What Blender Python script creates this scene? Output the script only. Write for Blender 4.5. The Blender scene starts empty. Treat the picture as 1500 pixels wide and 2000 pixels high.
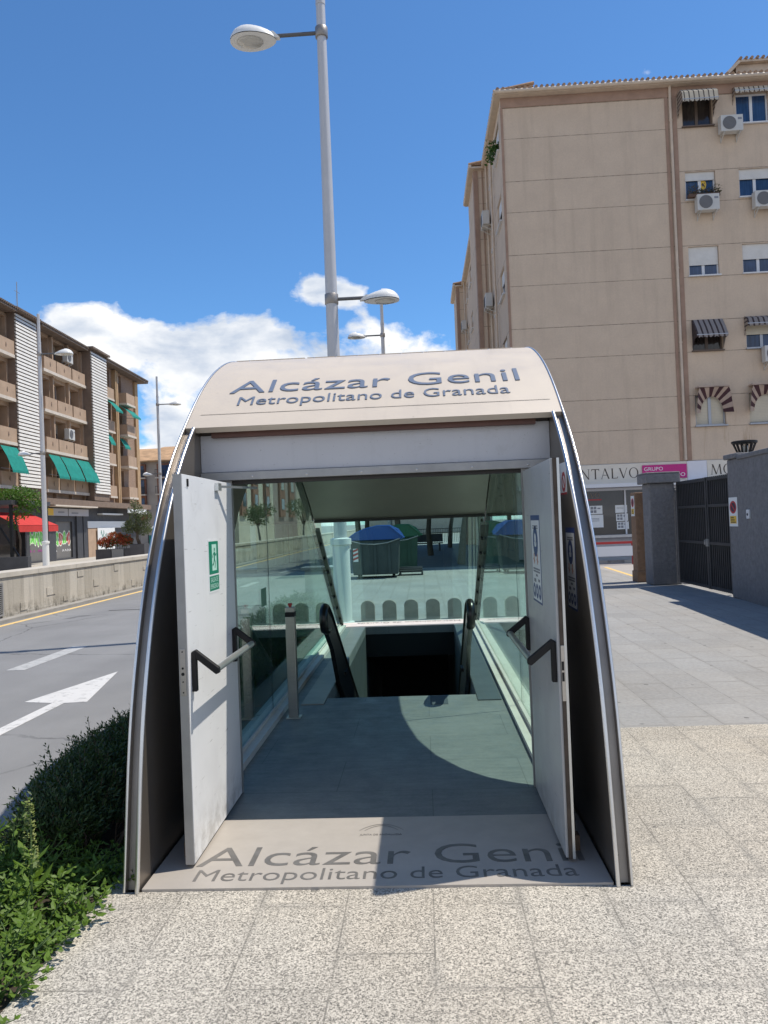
import bpy, bmesh, math, random
from mathutils import Vector, Matrix, noise as mnoise
rnd = random.Random(7)
rad = math.radians
scene = bpy.context.scene
COL = scene.collection
# ------------------------------------------------------------------ camera
yaw, pitch, roll = rad(2.82), rad(0.84), rad(2.22)
cy, sy, cp, sp, cr, sr = math.cos(yaw), math.sin(yaw), math.cos(pitch), math.sin(pitch), math.cos(roll), math.sin(roll)
W = Matrix(((1, 0, 0), (0, 0, -1), (0, 1, 0)))
Ry = Matrix(((cy, 0, sy), (0, 1, 0), (-sy, 0, cy)))
Rx = Matrix(((1, 0, 0), (0, cp, sp), (0, -sp, cp)))
Rz = Matrix(((cr, sr, 0), (-sr, cr, 0), (0, 0, 1)))
MC = Rz @ Rx @ Ry @ W                      # world -> camera (x right, y down, z forward)
right, up, back = Vector(MC[0]), -Vector(MC[1]), -Vector(MC[2])
cam = bpy.data.cameras.new('camera')
cam.lens = 1480 / 2000 * 36
cam.sensor_width = 36
cam.clip_start, cam.clip_end = 0.05, 3000
cam_o = bpy.data.objects.new('camera', cam)
cam_o.matrix_world = Matrix(((right.x, up.x, back.x, 0), (right.y, up.y, back.y, 0), (right.z, up.z, back.z, 1.75), (0, 0, 0, 1)))
COL.objects.link(cam_o)
scene.camera = cam_o
# ------------------------------------------------------------------ world, sun, exposure
SUN = Vector((0.965, 0.285, 2.045)).normalized()
world = bpy.data.worlds.new('World')
scene.world = world
world.use_nodes = True
nt = world.node_tree
nt.nodes.clear()
def wn(t, **kw):
    n = nt.nodes.new(t)
    for k, v in kw.items():
        setattr(n, k, v)
    return n
def wm(op, a, b=None, clamp=False):
    n = wn('ShaderNodeMath', operation=op, use_clamp=clamp)
    for i, v in enumerate((a, b)):
        if v is None:
            continue
        if isinstance(v, (int, float)):
            n.inputs[i].default_value = v
        else:
            nt.links.new(v, n.inputs[i])
    return n.outputs[0]
sky = wn('ShaderNodeTexSky', sky_type='NISHITA', sun_disc=False, sun_elevation=math.asin(SUN.z), sun_rotation=math.atan2(SUN.x, SUN.y))
sky.altitude = 700
sky.air_density, sky.dust_density, sky.ozone_density = 1.0, 0.35, 2.2
tc = wn('ShaderNodeTexCoord')
D = tc.outputs['Generated']
sep = wn('ShaderNodeSeparateXYZ')
nt.links.new(D, sep.inputs[0])
z = sep.outputs[2]
def wnoise(scale, stretch, detail, rough, off, dist=0.0):
    mp = wn('ShaderNodeMapping')
    mp.inputs['Scale'].default_value = (scale, scale, scale * stretch)
    mp.inputs['Location'].default_value = off
    nt.links.new(D, mp.inputs['Vector'])
    n = wn('ShaderNodeTexNoise')
    n.inputs['Scale'].default_value = 1
    n.inputs['Detail'].default_value = detail
    n.inputs['Roughness'].default_value = rough
    n.inputs['Distortion'].default_value = dist
    nt.links.new(mp.outputs[0], n.inputs['Vector'])
    return n.outputs['Fac']
n1 = wnoise(7.0, 1.5, 9, 0.56, (3.1, 1.7, 0.4), 0.15)
n2 = wnoise(16.0, 1.4, 8, 0.6, (1.3, 5.2, 2.1), 0.3)
def ramp(v, a, b, y0, y1):
    n = wn('ShaderNodeMapRange')
    n.clamp = True
    nt.links.new(v, n.inputs['Value'])
    for k, q in zip(('From Min', 'From Max', 'To Min', 'To Max'), (a, b, y0, y1)):
        n.inputs[k].default_value = q
    return n.outputs[0]
bias = ramp(z, 0.12, 0.30, 0.34, -0.62)
# unseen cloud added behind the photographer to brighten and whiten the shaded facade
bias = wm('ADD', bias, wm('MULTIPLY', ramp(sep.outputs[1], -0.02, -0.45, 0, 0.74), ramp(z, 0.92, 0.6, 0, 1)))
def blob(px, py, r, amp):
    d = MC.transposed() @ Vector((px - 750, py - 1000, 1480))
    d.normalize()
    mpn = wn('ShaderNodeVectorMath', operation='SUBTRACT')
    nt.links.new(D, mpn.inputs[0])
    mpn.inputs[1].default_value = d
    sc = wn('ShaderNodeVectorMath', operation='MULTIPLY')
    nt.links.new(mpn.outputs[0], sc.inputs[0])
    sc.inputs[1].default_value = (1, 1, 2.1)
    ln = wn('ShaderNodeVectorMath', operation='LENGTH')
    nt.links.new(sc.outputs[0], ln.inputs[0])
    return ramp(ln.outputs['Value'], 0, r, amp, 0)
# world-fixed cloud clumps: an isolated puff, the taller bank over the left roofs, a few wisps
for (px, py, r, amp) in ((605, 556, 0.085, 1.15), (690, 572, 0.07, 0.95), (110, 600, 0.13, 0.6), (330, 655, 0.17, 0.62), (550, 670, 0.14, 0.62), (720, 655, 0.09, 0.62),
                         (1265, 140, 0.034, 0.42), (84, 492, 0.035, 0.36), (840, 690, 0.10, 0.42)):
    bias = wm('ADD', bias, blob(px, py, r, amp))
dens = wm('ADD', wm('ADD', wm('MULTIPLY', n1, 2.3), wm('MULTIPLY', n2, 0.9)), bias)
mask = ramp(dens, 1.60, 1.84, 0, 1)
shade = ramp(wm('ADD', wm('MULTIPLY', wnoise(9.0, 2.2, 6, 0.55, (7.7, 2.2, 9.1), 0.2), 0.9), wm('MULTIPLY', dens, 0.20)), 0.74, 0.98, 0, 1)
cc = wn('ShaderNodeMixRGB')
cc.inputs[1].default_value = (8.1, 8.15, 8.2, 1)
cc.inputs[2].default_value = (4.3, 4.95, 6.0, 1)
nt.links.new(shade, cc.inputs[0])
tint = wn('ShaderNodeMixRGB', blend_type='MULTIPLY')
tint.inputs[0].default_value = 1
tint.inputs[2].default_value = (0.63, 0.99, 1.27, 1)
nt.links.new(sky.outputs[0], tint.inputs[1])
mx = wn('ShaderNodeMixRGB')
nt.links.new(mask, mx.inputs[0])
nt.links.new(tint.outputs[0], mx.inputs[1])
nt.links.new(cc.outputs[0], mx.inputs[2])
bg = wn('ShaderNodeBackground')
bg.inputs['Strength'].default_value = 0.115
nt.links.new(mx.outputs[0], bg.inputs['Color'])
wo = wn('ShaderNodeOutputWorld')
nt.links.new(bg.outputs[0], wo.inputs['Surface'])
sun = bpy.data.lights.new('sun', 'SUN')
sun.energy = 4.2
sun.angle = rad(0.55)
sun.color = (1.0, 0.93, 0.82)
sun_o = bpy.data.objects.new('sun', sun)
sun_o.rotation_euler = SUN.to_track_quat('Z', 'Y').to_euler()
sun_o.location = SUN * 60
COL.objects.link(sun_o)
scene.view_settings.view_transform = 'Standard'
scene.view_settings.look = 'None'
scene.view_settings.gamma = 1
scene.view_settings.exposure = 0.2
scene.render.engine = 'CYCLES'
scene.cycles.max_bounces = 10
scene.cycles.transparent_max_bounces = 32
scene.cycles.caustics_reflective = False
scene.cycles.use_denoising = True
# ------------------------------------------------------------------ helpers
class MB:
    def __init__(self, T=None):
        self.v, self.f, self.m, self.s = [], [], [], []
        self.T, self.mi, self.sm = T, 0, False
    def add(self, pts, faces):
        b = len(self.v)
        for p in pts:
            p = Vector(p)
            self.v.append(self.T(p) if self.T else p)
        for f in faces:
            self.f.append([b + i for i in f])
            self.m.append(self.mi)
            self.s.append(self.sm)
        return self
    def box(self, a, b):
        x0, y0, z0 = a
        x1, y1, z1 = b
        return self.add([(x0, y0, z0), (x1, y0, z0), (x1, y1, z0), (x0, y1, z0), (x0, y0, z1), (x1, y0, z1), (x1, y1, z1), (x0, y1, z1)],
                        [(0, 3, 2, 1), (4, 5, 6, 7), (0, 1, 5, 4), (1, 2, 6, 5), (2, 3, 7, 6), (3, 0, 4, 7)])
    def prism(self, poly, vec):
        n = len(poly)
        v = Vector(vec)
        P = [Vector(p) for p in poly]
        return self.add(P + [p + v for p in P], [tuple(range(n))[::-1], tuple(range(n, 2 * n))] + [(i, (i + 1) % n, n + (i + 1) % n, n + i) for i in range(n)])
    def bar(self, a, b, w, h=None, upv=(0, 0, 1)):
        a, b = Vector(a), Vector(b)
        h = h or w
        d = (b - a).normalized()
        u = Vector(upv)
        if abs(d.dot(u)) > 0.98:
            u = Vector((1, 0, 0))
        s = d.cross(u).normalized() * w / 2
        t = s.cross(d).normalized() * h / 2
        return self.prism([a - s - t, a + s - t, a + s + t, a - s + t], b - a)
    def tube(self, pts, r, n=10, closed=False, flat=1.0, upv=(0, 0, 1)):
        pts = [Vector(p) for p in pts]
        rs = r if isinstance(r, (list, tuple)) else [r] * len(pts)
        V, F = [], []
        prev = None
        for i, p in enumerate(pts):
            d = (pts[min(i + 1, len(pts) - 1)] - pts[max(i - 1, 0)]).normalized()
            if prev is None:
                u = Vector(upv)
                if abs(d.dot(u)) > 0.97:
                    u = Vector((1, 0, 0))
                s = d.cross(u).normalized()
            else:
                s = (prev - d * prev.dot(d)).normalized()
            prev = s
            t = d.cross(s)
            for k in range(n):
                a = 2 * math.pi * k / n
                V.append(p + (s * math.cos(a) + t * math.sin(a) * flat) * rs[i])
        for i in range(len(pts) - 1):
            for k in range(n):
                F.append((i * n + k, i * n + (k + 1) % n, (i + 1) * n + (k + 1) % n, (i + 1) * n + k))
        F.append(tuple(range(n))[::-1])
        F.append(tuple((len(pts) - 1) * n + k for k in range(n)))
        o = self.sm
        self.sm = True
        self.add(V, F)
        self.sm = o
        return self
    def lathe(self, prof, c=(0, 0, 0), n=20, sq=(1, 1)):
        V, F = [], []
        for (r, zz) in prof:
            for k in range(n):
                a = 2 * math.pi * k / n
                V.append((c[0] + r * sq[0] * math.cos(a), c[1] + r * sq[1] * math.sin(a), c[2] + zz))
        for i in range(len(prof) - 1):
            for k in range(n):
                F.append((i * n + k, i * n + (k + 1) % n, (i + 1) * n + (k + 1) % n, (i + 1) * n + k))
        F.append(tuple(range(n))[::-1])
        F.append(tuple((len(prof) - 1) * n + k for k in range(n)))
        o = self.sm
        self.sm = True
        self.add(V, F)
        self.sm = o
        return self
    def quad(self, a, b, c, d):
        return self.add([a, b, c, d], [(0, 1, 2, 3)])
    def build(self, name, mat, parent=None, bevel=0.0):
        me = bpy.data.meshes.new(name)
        me.from_pydata([tuple(p) for p in self.v], [], self.f)
        mats = mat if isinstance(mat, (list, tuple)) else [mat]
        for m_ in mats:
            me.materials.append(m_)
        for i, p in enumerate(me.polygons):
            p.material_index = self.m[i]
            p.use_smooth = self.s[i]
        me.validate()
        if any(self.s):
            me.set_sharp_from_angle(angle=rad(42))
        o = bpy.data.objects.new(name, me)
        COL.objects.link(o)
        attach(o, parent)
        if bevel:
            b = o.modifiers.new('bevel', 'BEVEL')
            b.width = bevel
            b.segments = 2
            b.limit_method = 'ANGLE'
        return o
WM = {}
def wmat(o):
    return WM.get(o.name, Matrix.Identity(4))
def attach(o, parent, local=False):
    if parent is None:
        return
    o.parent = parent
    if not local and parent.name in WM:
        o.matrix_parent_inverse = WM[parent.name].inverted()
def thing(name, label, cat, loc=(0, 0, 0), rz=0.0, group=None, kind=None):
    o = bpy.data.objects.new(name, None)
    o.empty_display_size = 0.3
    o.location = loc
    o.rotation_euler = (0, 0, rz)
    COL.objects.link(o)
    WM[o.name] = Matrix.Translation(loc) @ Matrix.Rotation(rz, 4, 'Z')
    return tag(o, label, cat, group, kind)
def tag(o, label=None, cat=None, group=None, kind=None):
    if label: o['label'] = label
    if cat: o['category'] = cat
    if group: o['group'] = group
    if kind: o['kind'] = kind
    return o
def struct(o):
    o['kind'] = 'structure'
    return o
def kids(o):
    return [c for c in COL.objects if c.parent == o]
def copy_tree(o, parent=None):
    c = o.copy()
    COL.objects.link(c)
    if parent is not None:
        c.parent = parent
    for ch in kids(o):
        copy_tree(ch, c)
    return c
def dup(root, loc, rz=0.0, label=None):
    c = copy_tree(root)
    c.location = loc
    c.rotation_euler = (0, 0, rz)
    if label: c['label'] = label
    return c
def text2d(body, size=1.0, align='LEFT', spacing=1.0, width=None, thin=0.0):
    cu = bpy.data.curves.new('lettering', 'FONT')
    cu.body = body
    cu.size = size
    cu.align_x = align
    cu.offset = -thin
    cu.space_character = spacing
    cu.resolution_u = 4
    o = bpy.data.objects.new('lettering', cu)
    COL.objects.link(o)
    dg = bpy.context.evaluated_depsgraph_get()
    dg.update()
    me = bpy.data.meshes.new_from_object(o.evaluated_get(dg))
    vs = [(p.co.x, p.co.y) for p in me.vertices]
    fs = [tuple(p.vertices) for p in me.polygons]
    edges = {}
    for f in fs:
        for i in range(len(f)):
            k = (f[i], f[(i + 1) % len(f)])
            edges[k] = 1
    rim = [k for k in edges if (k[1], k[0]) not in edges]
    COL.objects.unlink(o)
    bpy.data.objects.remove(o)
    bpy.data.curves.remove(cu)
    bpy.data.meshes.remove(me)
    if width:
        x0, x1 = min(p[0] for p in vs), max(p[0] for p in vs)
        vs = [((p[0] - x0) / (x1 - x0) * width, p[1]) for p in vs]
    return vs, fs, rim
def put_text(mb, txt, fn, h):
    """fn(x, y, lift) -> 3D point; raised letters of thickness h"""
    vs, fs, rim = txt
    n = len(vs)
    mb.add([fn(x, y, h) for x, y in vs] + [fn(x, y, 0) for x, y in vs], list(fs) + [(a, b, n + b, n + a)[::-1] for a, b in rim])
# ------------------------------------------------------------------ materials
MATS = {}
def mat(name, col, rough=0.6, metal=0.0, var=0.0, vscale=3.0, bump=0.0, bscale=60.0, spec=0.5, col2=None, detail=6, stretch=(1, 1, 1), coat=0.0):
    if name in MATS:
        return MATS[name]
    m = bpy.data.materials.new(name)
    m.use_nodes = True
    t = m.node_tree
    b = t.nodes['Principled BSDF']
    b.inputs['Base Color'].default_value = (*col, 1)
    b.inputs['Roughness'].default_value = rough
    b.inputs['Metallic'].default_value = metal
    b.inputs['Specular IOR Level'].default_value = spec
    if coat:
        b.inputs['Coat Weight'].default_value = coat
    if var or bump:
        g = t.nodes.new('ShaderNodeNewGeometry')
        mp = t.nodes.new('ShaderNodeMapping')
        mp.inputs['Scale'].default_value = stretch
        t.links.new(g.outputs['Position'], mp.inputs['Vector'])
    if var:
        n = t.nodes.new('ShaderNodeTexNoise')
        n.inputs['Scale'].default_value = vscale
        n.inputs['Detail'].default_value = detail
        n.inputs['Roughness'].default_value = 0.62
        t.links.new(mp.outputs[0], n.inputs['Vector'])
        r = t.nodes.new('ShaderNodeMapRange')
        r.inputs['From Min'].default_value = 0.3
        r.inputs['From Max'].default_value = 0.7
        t.links.new(n.outputs['Fac'], r.inputs['Value'])
        x = t.nodes.new('ShaderNodeMixRGB')
        c2 = col2 or tuple(c * (1 - var) for c in col)
        c1 = col if col2 else tuple(min(1, c * (1 + var)) for c in col)
        x.inputs[1].default_value = (*c1, 1)
        x.inputs[2].default_value = (*c2, 1)
        t.links.new(r.outputs[0], x.inputs[0])
        t.links.new(x.outputs[0], b.inputs['Base Color'])
        rr = t.nodes.new('ShaderNodeMapRange')
        rr.inputs['To Min'].default_value = max(0.02, rough - 0.08)
        rr.inputs['To Max'].default_value = min(1, rough + 0.1)
        t.links.new(n.outputs['Fac'], rr.inputs['Value'])
        t.links.new(rr.outputs[0], b.inputs['Roughness'])
    if bump:
        n = t.nodes.new('ShaderNodeTexNoise')
        n.inputs['Scale'].default_value = bscale
        n.inputs['Detail'].default_value = 4
        t.links.new(mp.outputs[0], n.inputs['Vector'])
        bp = t.nodes.new('ShaderNodeBump')
        bp.inputs['Strength'].default_value = bump
        bp.inputs['Distance'].default_value = 0.01
        t.links.new(n.outputs['Fac'], bp.inputs['Height'])
        t.links.new(bp.outputs[0], b.inputs['Normal'])
    MATS[name] = m
    return m
class NT:
    def __init__(self, name):
        self.m = bpy.data.materials.new(name)
        self.m.use_nodes = True
        self.t = self.m.node_tree
        self.b = self.t.nodes['Principled BSDF']
        MATS[name] = self.m
        self.pos = self.t.nodes.new('ShaderNodeNewGeometry').outputs['Position']
        s = self.n('ShaderNodeSeparateXYZ')
        self.t.links.new(self.pos, s.inputs[0])
        self.x, self.y, self.z = s.outputs
    def n(self, ty, **kw):
        n = self.t.nodes.new(ty)
        for k, v in kw.items():
            setattr(n, k, v)
        return n
    def put(self, sock, v):
        if isinstance(v, (int, float)):
            sock.default_value = v
        elif isinstance(v, tuple):
            sock.default_value = (*v, 1) if len(v) == 3 and sock.type == 'RGBA' else v
        else:
            self.t.links.new(v, sock)
    def math(self, op, a, b=None, c=None, clamp=False):
        n = self.n('ShaderNodeMath', operation=op, use_clamp=clamp)
        for i, v in enumerate((a, b, c)):
            if v is not None:
                self.put(n.inputs[i], v)
        return n.outputs[0]
    def noise(self, scale, detail=4, rough=0.6, vec=None, dist=0.0):
        n = self.n('ShaderNodeTexNoise')
        self.put(n.inputs['Vector'], vec or self.pos)
        n.inputs['Scale'].default_value = scale
        n.inputs['Detail'].default_value = detail
        n.inputs['Roughness'].default_value = rough
        n.inputs['Distortion'].default_value = dist
        return n.outputs['Fac']
    def map(self, v, a, b, c=0.0, d=1.0):
        n = self.n('ShaderNodeMapRange')
        self.put(n.inputs['Value'], v)
        for k, q in zip(('From Min', 'From Max', 'To Min', 'To Max'), (a, b, c, d)):
            n.inputs[k].default_value = q
        return n.outputs[0]
    def mix(self, f, a, b, mode='MIX'):
        n = self.n('ShaderNodeMixRGB', blend_type=mode)
        self.put(n.inputs[0], f)
        self.put(n.inputs[1], a)
        self.put(n.inputs[2], b)
        return n.outputs[0]
    def comb(self, a, b, c=0.0):
        n = self.n('ShaderNodeCombineXYZ')
        for i, v in enumerate((a, b, c)):
            self.put(n.inputs[i], v)
        return n.outputs[0]
    def brick(self, vec, bw, rh, mortar, off=0.5, c1=(1, 1, 1), c2=(0.8, 0.8, 0.8), freq=2, bias=0.0, msm=.1):
        n = self.n('ShaderNodeTexBrick')
        n.offset, n.offset_frequency = off, freq
        self.put(n.inputs['Vector'], vec)
        n.inputs['Scale'].default_value = 1
        n.inputs['Brick Width'].default_value = bw
        n.inputs['Row Height'].default_value = rh
        n.inputs['Mortar Size'].default_value = mortar
        n.inputs['Mortar Smooth'].default_value = msm
        n.inputs['Bias'].default_value = bias
        n.inputs['Color1'].default_value = (*c1, 1)
        n.inputs['Color2'].default_value = (*c2, 1)
        n.inputs['Mortar'].default_value = (0.93, 0.93, 0.93, 1)
        return n.outputs['Color'], n.outputs['Fac']
    def bump(self, h, strength, dist=0.01):
        n = self.n('ShaderNodeBump')
        n.inputs['Strength'].default_value = strength
        n.inputs['Distance'].default_value = dist
        self.put(n.inputs['Height'], h)
        self.t.links.new(n.outputs[0], self.b.inputs['Normal'])
    def out(self, col=None, rough=None, metal=None):
        if col is not None: self.put(self.b.inputs['Base Color'], col)
        if rough is not None: self.put(self.b.inputs['Roughness'], rough)
        if metal is not None: self.put(self.b.inputs['Metallic'], metal)
        return self.m
def glass(name, tint, refl=1.0):
    m = bpy.data.materials.new(name)
    m.use_nodes = True
    t = m.node_tree
    t.nodes.clear()
    o = t.nodes.new('ShaderNodeOutputMaterial')
    tr = t.nodes.new('ShaderNodeBsdfTransparent')
    tr.inputs[0].default_value = (*tint, 1)
    gl = t.nodes.new('ShaderNodeBsdfGlossy')
    gl.inputs['Roughness'].default_value = 0.0
    gl.inputs['Color'].default_value = (0.9, 0.97, 0.95, 1)
    lw = t.nodes.new('ShaderNodeLayerWeight')
    lw.inputs['Blend'].default_value = 0.5
    p = t.nodes.new('ShaderNodeMath')
    p.operation = 'POWER'
    t.links.new(lw.outputs['Facing'], p.inputs[0])
    p.inputs[1].default_value = 5
    r = t.nodes.new('ShaderNodeMath')
    r.operation = 'MULTIPLY_ADD'
    t.links.new(p.outputs[0], r.inputs[0])
    r.inputs[1].default_value = 0.94 * refl
    r.inputs[2].default_value = 0.042 * refl
    mix = t.nodes.new('ShaderNodeMixShader')
    t.links.new(r.outputs[0], mix.inputs[0])
    t.links.new(tr.outputs[0], mix.inputs[1])
    t.links.new(gl.outputs[0], mix.inputs[2])
    t.links.new(mix.outputs[0], o.inputs[0])
    MATS[name] = m
    return m
# granite paving: speckled slabs, joints running away from the camera
def paving(name, rowx, lengthy, speck, cols, tone, joint, offx=0.0, jw=.85):
    g = NT(name)
    vec = g.comb(g.y, g.math('ADD', g.x, offx))
    bc, bf = g.brick(vec, lengthy, rowx, 0.0036, off=0.37, c1=(1, 1, 1), c2=(tone,) * 3, freq=2, bias=-.35)
    if speck:
        s = g.noise(95, 3.5, 0.74)
        s2 = g.noise(190, 2, 0.7)
        vo = g.n('ShaderNodeTexVoronoi')
        g.put(vo.inputs['Vector'], g.pos)
        vo.inputs['Scale'].default_value = 150
        vc = g.n('ShaderNodeSeparateColor')
        g.put(vc.inputs[0], vo.outputs['Color'])
        k = g.math('ADD', g.math('MULTIPLY', g.map(g.math('ADD', g.math('MULTIPLY', s, 0.65), g.math('MULTIPLY', s2, 0.35)), 0.34, 0.66), .55), g.math('MULTIPLY', vc.outputs[0], .45))
        k = g.map(k, .06, .93)
        cr_ = g.n('ShaderNodeValToRGB')
        g.put(cr_.inputs[0], k)
        e = cr_.color_ramp.elements
        e[0].position, e[0].color = 0.12, (*cols[0], 1)
        e[1].position, e[1].color = 0.78, (*cols[3], 1)
        q = e.new(0.36); q.color = (*cols[1], 1)
        q = e.new(0.55); q.color = (*cols[2], 1)
        base = cr_.outputs[0]
    else:
        k = g.map(g.noise(26, 6, 0.7), 0.3, 0.7)
        base = g.mix(k, cols[0], cols[1])
    big = g.map(g.noise(0.8, 5, 0.6), 0.3, 0.7, 0.86, 1.08)
    base = g.mix(1.0, base, g.comb(big, big, big), 'MULTIPLY')
    st_ = g.math('MULTIPLY', g.map(g.noise(1.7, 6, 0.7, dist=.8), .56, .74), g.map(g.noise(.6, 2), .42, .62))
    base = g.mix(g.math('MULTIPLY', st_, .34), base, (0.20, 0.185, 0.165))
    warm = g.map(g.noise(0.55, 3, 0.5), 0.42, 0.68)
    base = g.mix(g.math('MULTIPLY', warm, 0.3), base, g.mix(1.0, base, (1.1, 0.98, 0.84), 'MULTIPLY'))
    base = g.mix(1.0, base, bc, 'MULTIPLY')
    # grime along the joints and old chewing-gum spots
    jn, jf = g.brick(vec, lengthy, rowx, 0.055, off=0.37, msm=1.0)
    base = g.mix(g.math('MULTIPLY', jf, g.map(g.noise(1.6, 4), 0.42, 0.68, 0.0, 0.5)), base, (0.2, 0.19, 0.17))
    v = g.n('ShaderNodeTexVoronoi', voronoi_dimensions='2D')
    g.put(v.inputs['Vector'], g.mix(0.06, g.pos, g.comb(g.noise(9), g.noise(11), 0.0), 'ADD'))
    v.inputs['Scale'].default_value = 2.1
    sepc = g.n('ShaderNodeSeparateColor')
    g.put(sepc.inputs[0], v.outputs['Color'])
    spot = g.math('MULTIPLY', g.math('LESS_THAN', v.outputs['Distance'], g.map(sepc.outputs[1], 0, 1, .028, .055)), g.math('GREATER_THAN', sepc.outputs[0], 0.62))
    base = g.mix(g.math('MULTIPLY', spot, 0.65), base, (0.07, 0.068, 0.066))
    jj = g.map(g.noise(3.0, 3), 0.4, 0.62, 0.12, 0.9)
    base = g.mix(g.math('MULTIPLY', g.math('MULTIPLY', bf, jj), jw), base, joint)
    g.bump(g.math('SUBTRACT', g.noise(90, 2), g.math('MULTIPLY', bf, 0.7)), 0.10, 0.004)
    return g.out(base, g.map(g.noise(5, 4), 0.3, 0.7, 0.62, 0.85))
M_gran = paving('granite paving', 0.40, 0.62, True, ((0.075, 0.07, 0.06), (0.27, 0.25, 0.212), (0.46, 0.422, 0.355), (0.66, 0.61, 0.52)), 0.84, (0.13, 0.12, 0.10), 0.015)
M_grey = paving('grey stone paving', 0.40, 0.66, False, ((0.265, 0.261, 0.252), (0.365, 0.36, 0.347)), 0.86, (0.11, 0.105, 0.1), 0.0)
M_grey2 = paving('pale side paving', 0.6, 0.6, False, ((0.46, 0.43, 0.38), (0.54, 0.51, 0.45)), 0.92, (0.2, 0.18, 0.16))
def m_asphalt():
    g = NT('asphalt')
    a = g.map(g.noise(160, 2, 0.8), 0.3, 0.72)
    base = g.mix(a, (0.158, 0.158, 0.157), (0.30, 0.298, 0.294))
    b = g.map(g.noise(0.5, 6, 0.6), 0.3, 0.7, 0.84, 1.1)
    base = g.mix(1.0, base, g.comb(b, b, b), 'MULTIPLY')
    tr = g.map(g.noise(1.0, 3, 0.5, vec=g.comb(g.math('MULTIPLY', g.x, 1.4), g.math('MULTIPLY', g.y, 0.05))), 0.4, 0.7, 0.0, 0.22)
    base = g.mix(tr, base, (0.13, 0.13, 0.135))
    sp = g.math('MULTIPLY', g.map(g.noise(2.6, 6, 0.75), 0.62, 0.78), 0.3)
    base = g.mix(sp, base, (0.10, 0.10, 0.105))
    v = g.n('ShaderNodeTexVoronoi', feature='DISTANCE_TO_EDGE')
    g.put(v.inputs['Vector'], g.mix(.35, g.pos, g.comb(g.noise(1.6, 4), g.noise(1.9, 4), 0.0), 'ADD'))
    v.inputs['Scale'].default_value = .22
    crack = g.math('MULTIPLY', g.math('LESS_THAN', v.outputs['Distance'], .0035), g.map(g.noise(.7, 3), .42, .55))
    base = g.mix(g.math('MULTIPLY', crack, .7), base, (0.05, 0.05, 0.052))
    g.bump(g.noise(190, 2), 0.35, 0.006)
    return g.out(base, 0.85)
M_asph = m_asphalt()
def m_paint(name, col, worn=0.5):
    g = NT(name)
    w = g.map(g.noise(9, 8, 0.78), worn, worn + 0.12)
    base = g.mix(g.math('MULTIPLY', w, 0.8), col, (0.24, 0.24, 0.235))
    base = g.mix(g.map(g.noise(2, 4), 0.35, 0.75, 0, 0.25), base, (0.45, 0.44, 0.42))
    return g.out(base, 0.75)
M_white = m_paint('road paint white', (0.60, 0.59, 0.57), 0.53)
M_white_old = m_paint('road paint faded', (0.42, 0.42, 0.41), 0.50)
M_yellow = m_paint('road paint yellow', (0.78, 0.52, 0.16), 0.55)
M_dark_line = mat('dark road line', (0.03, 0.03, 0.032), 0.6, var=0.2)
M_soil = mat('soil', (0.05, 0.036, 0.024), 0.95, var=0.4, vscale=9, bump=0.8, bscale=30)
M_base = mat('far ground', (0.26, 0.25, 0.235), 0.9, var=0.15, vscale=0.4)
def m_slate():
    g = NT('interior slate')
    vec = g.comb(g.x, g.y)
    bc, bf = g.brick(vec, 1.25, 0.62, 0.003, off=0.5, c1=(1, 1, 1), c2=(0.94, 0.94, 0.94))
    st = g.map(g.noise(3, 6, 0.7, vec=g.comb(g.math('MULTIPLY', g.x, 1.3), g.math('MULTIPLY', g.y, 7))), 0.3, 0.7)
    base = g.mix(st, (0.125, 0.14, 0.138), (0.20, 0.215, 0.21))
    base = g.mix(g.map(g.noise(45, 4), 0.35, 0.7, 0, 0.3), base, (0.28, 0.29, 0.28))
    base = g.mix(g.map(g.noise(1.2, 4), 0.4, 0.7, 0, 0.35), base, (0.30, 0.31, 0.30))
    base = g.mix(1.0, base, bc, 'MULTIPLY')
    base = g.mix(g.math('MULTIPLY', bf, .55), base, (0.07, 0.075, 0.075))
    return g.out(base, g.map(g.noise(6, 3), 0.3, 0.7, 0.4, 0.65))
M_slate = m_slate()
def m_roofmetal():
    g = NT('champagne roof metal')
    c = (0.60, 0.52, 0.425)
    base = g.mix(g.map(g.noise(1.3, 5), .35, .7, 0, .6), c, tuple(q * .9 for q in c))
    sv = g.comb(g.math('MULTIPLY', g.x, 9.0), g.math('MULTIPLY', g.y, .7), g.math('MULTIPLY', g.z, .7))
    base = g.mix(g.map(g.noise(1.2, 5, .6, vec=sv), .55, .78, 0, .3), base, tuple(q * .72 for q in c))
    base = g.mix(g.math('MULTIPLY', g.map(g.noise(24, 4, .7), .66, .74), .35), base, (0.25, 0.21, 0.17))
    g.bump(g.noise(2.2, 3), .06, .03)
    return g.out(base, g.map(g.noise(4, 4), .3, .7, .36, .58))
M_roof = m_roofmetal()
M_plate = mat('threshold metal', (0.47, 0.43, 0.385), 0.48, 0.25, var=0.07, vscale=5, bump=0.05, bscale=120)
M_letter = mat('blue grey lettering', (0.15, 0.18, 0.24), 0.38, 0.0, spec=0.6)
M_floorlet = mat('floor lettering metal', (0.215, 0.203, 0.19), 0.4, 0.4, var=0.25, vscale=7)
M_steel = mat('brushed steel', (0.52, 0.50, 0.47), 0.30, 1.0, var=0.08, vscale=4, stretch=(1, 1, 9))
M_chrome = mat('polished steel edge', (0.74, 0.73, 0.71), 0.30, 1.0, var=.06, vscale=5)
M_bronze = mat('brown steel panel', (0.235, 0.205, 0.175), 0.38, 0.75, var=0.10, vscale=1.6)
M_gap = mat('dark channel', (0.035, 0.03, 0.027), 0.55)
M_chan = mat('channel steel', (0.34, 0.31, 0.28), 0.42, 0.6, var=0.1, vscale=3)
M_soffit = mat('dark soffit', (0.09, 0.075, 0.066), 0.6)
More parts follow.
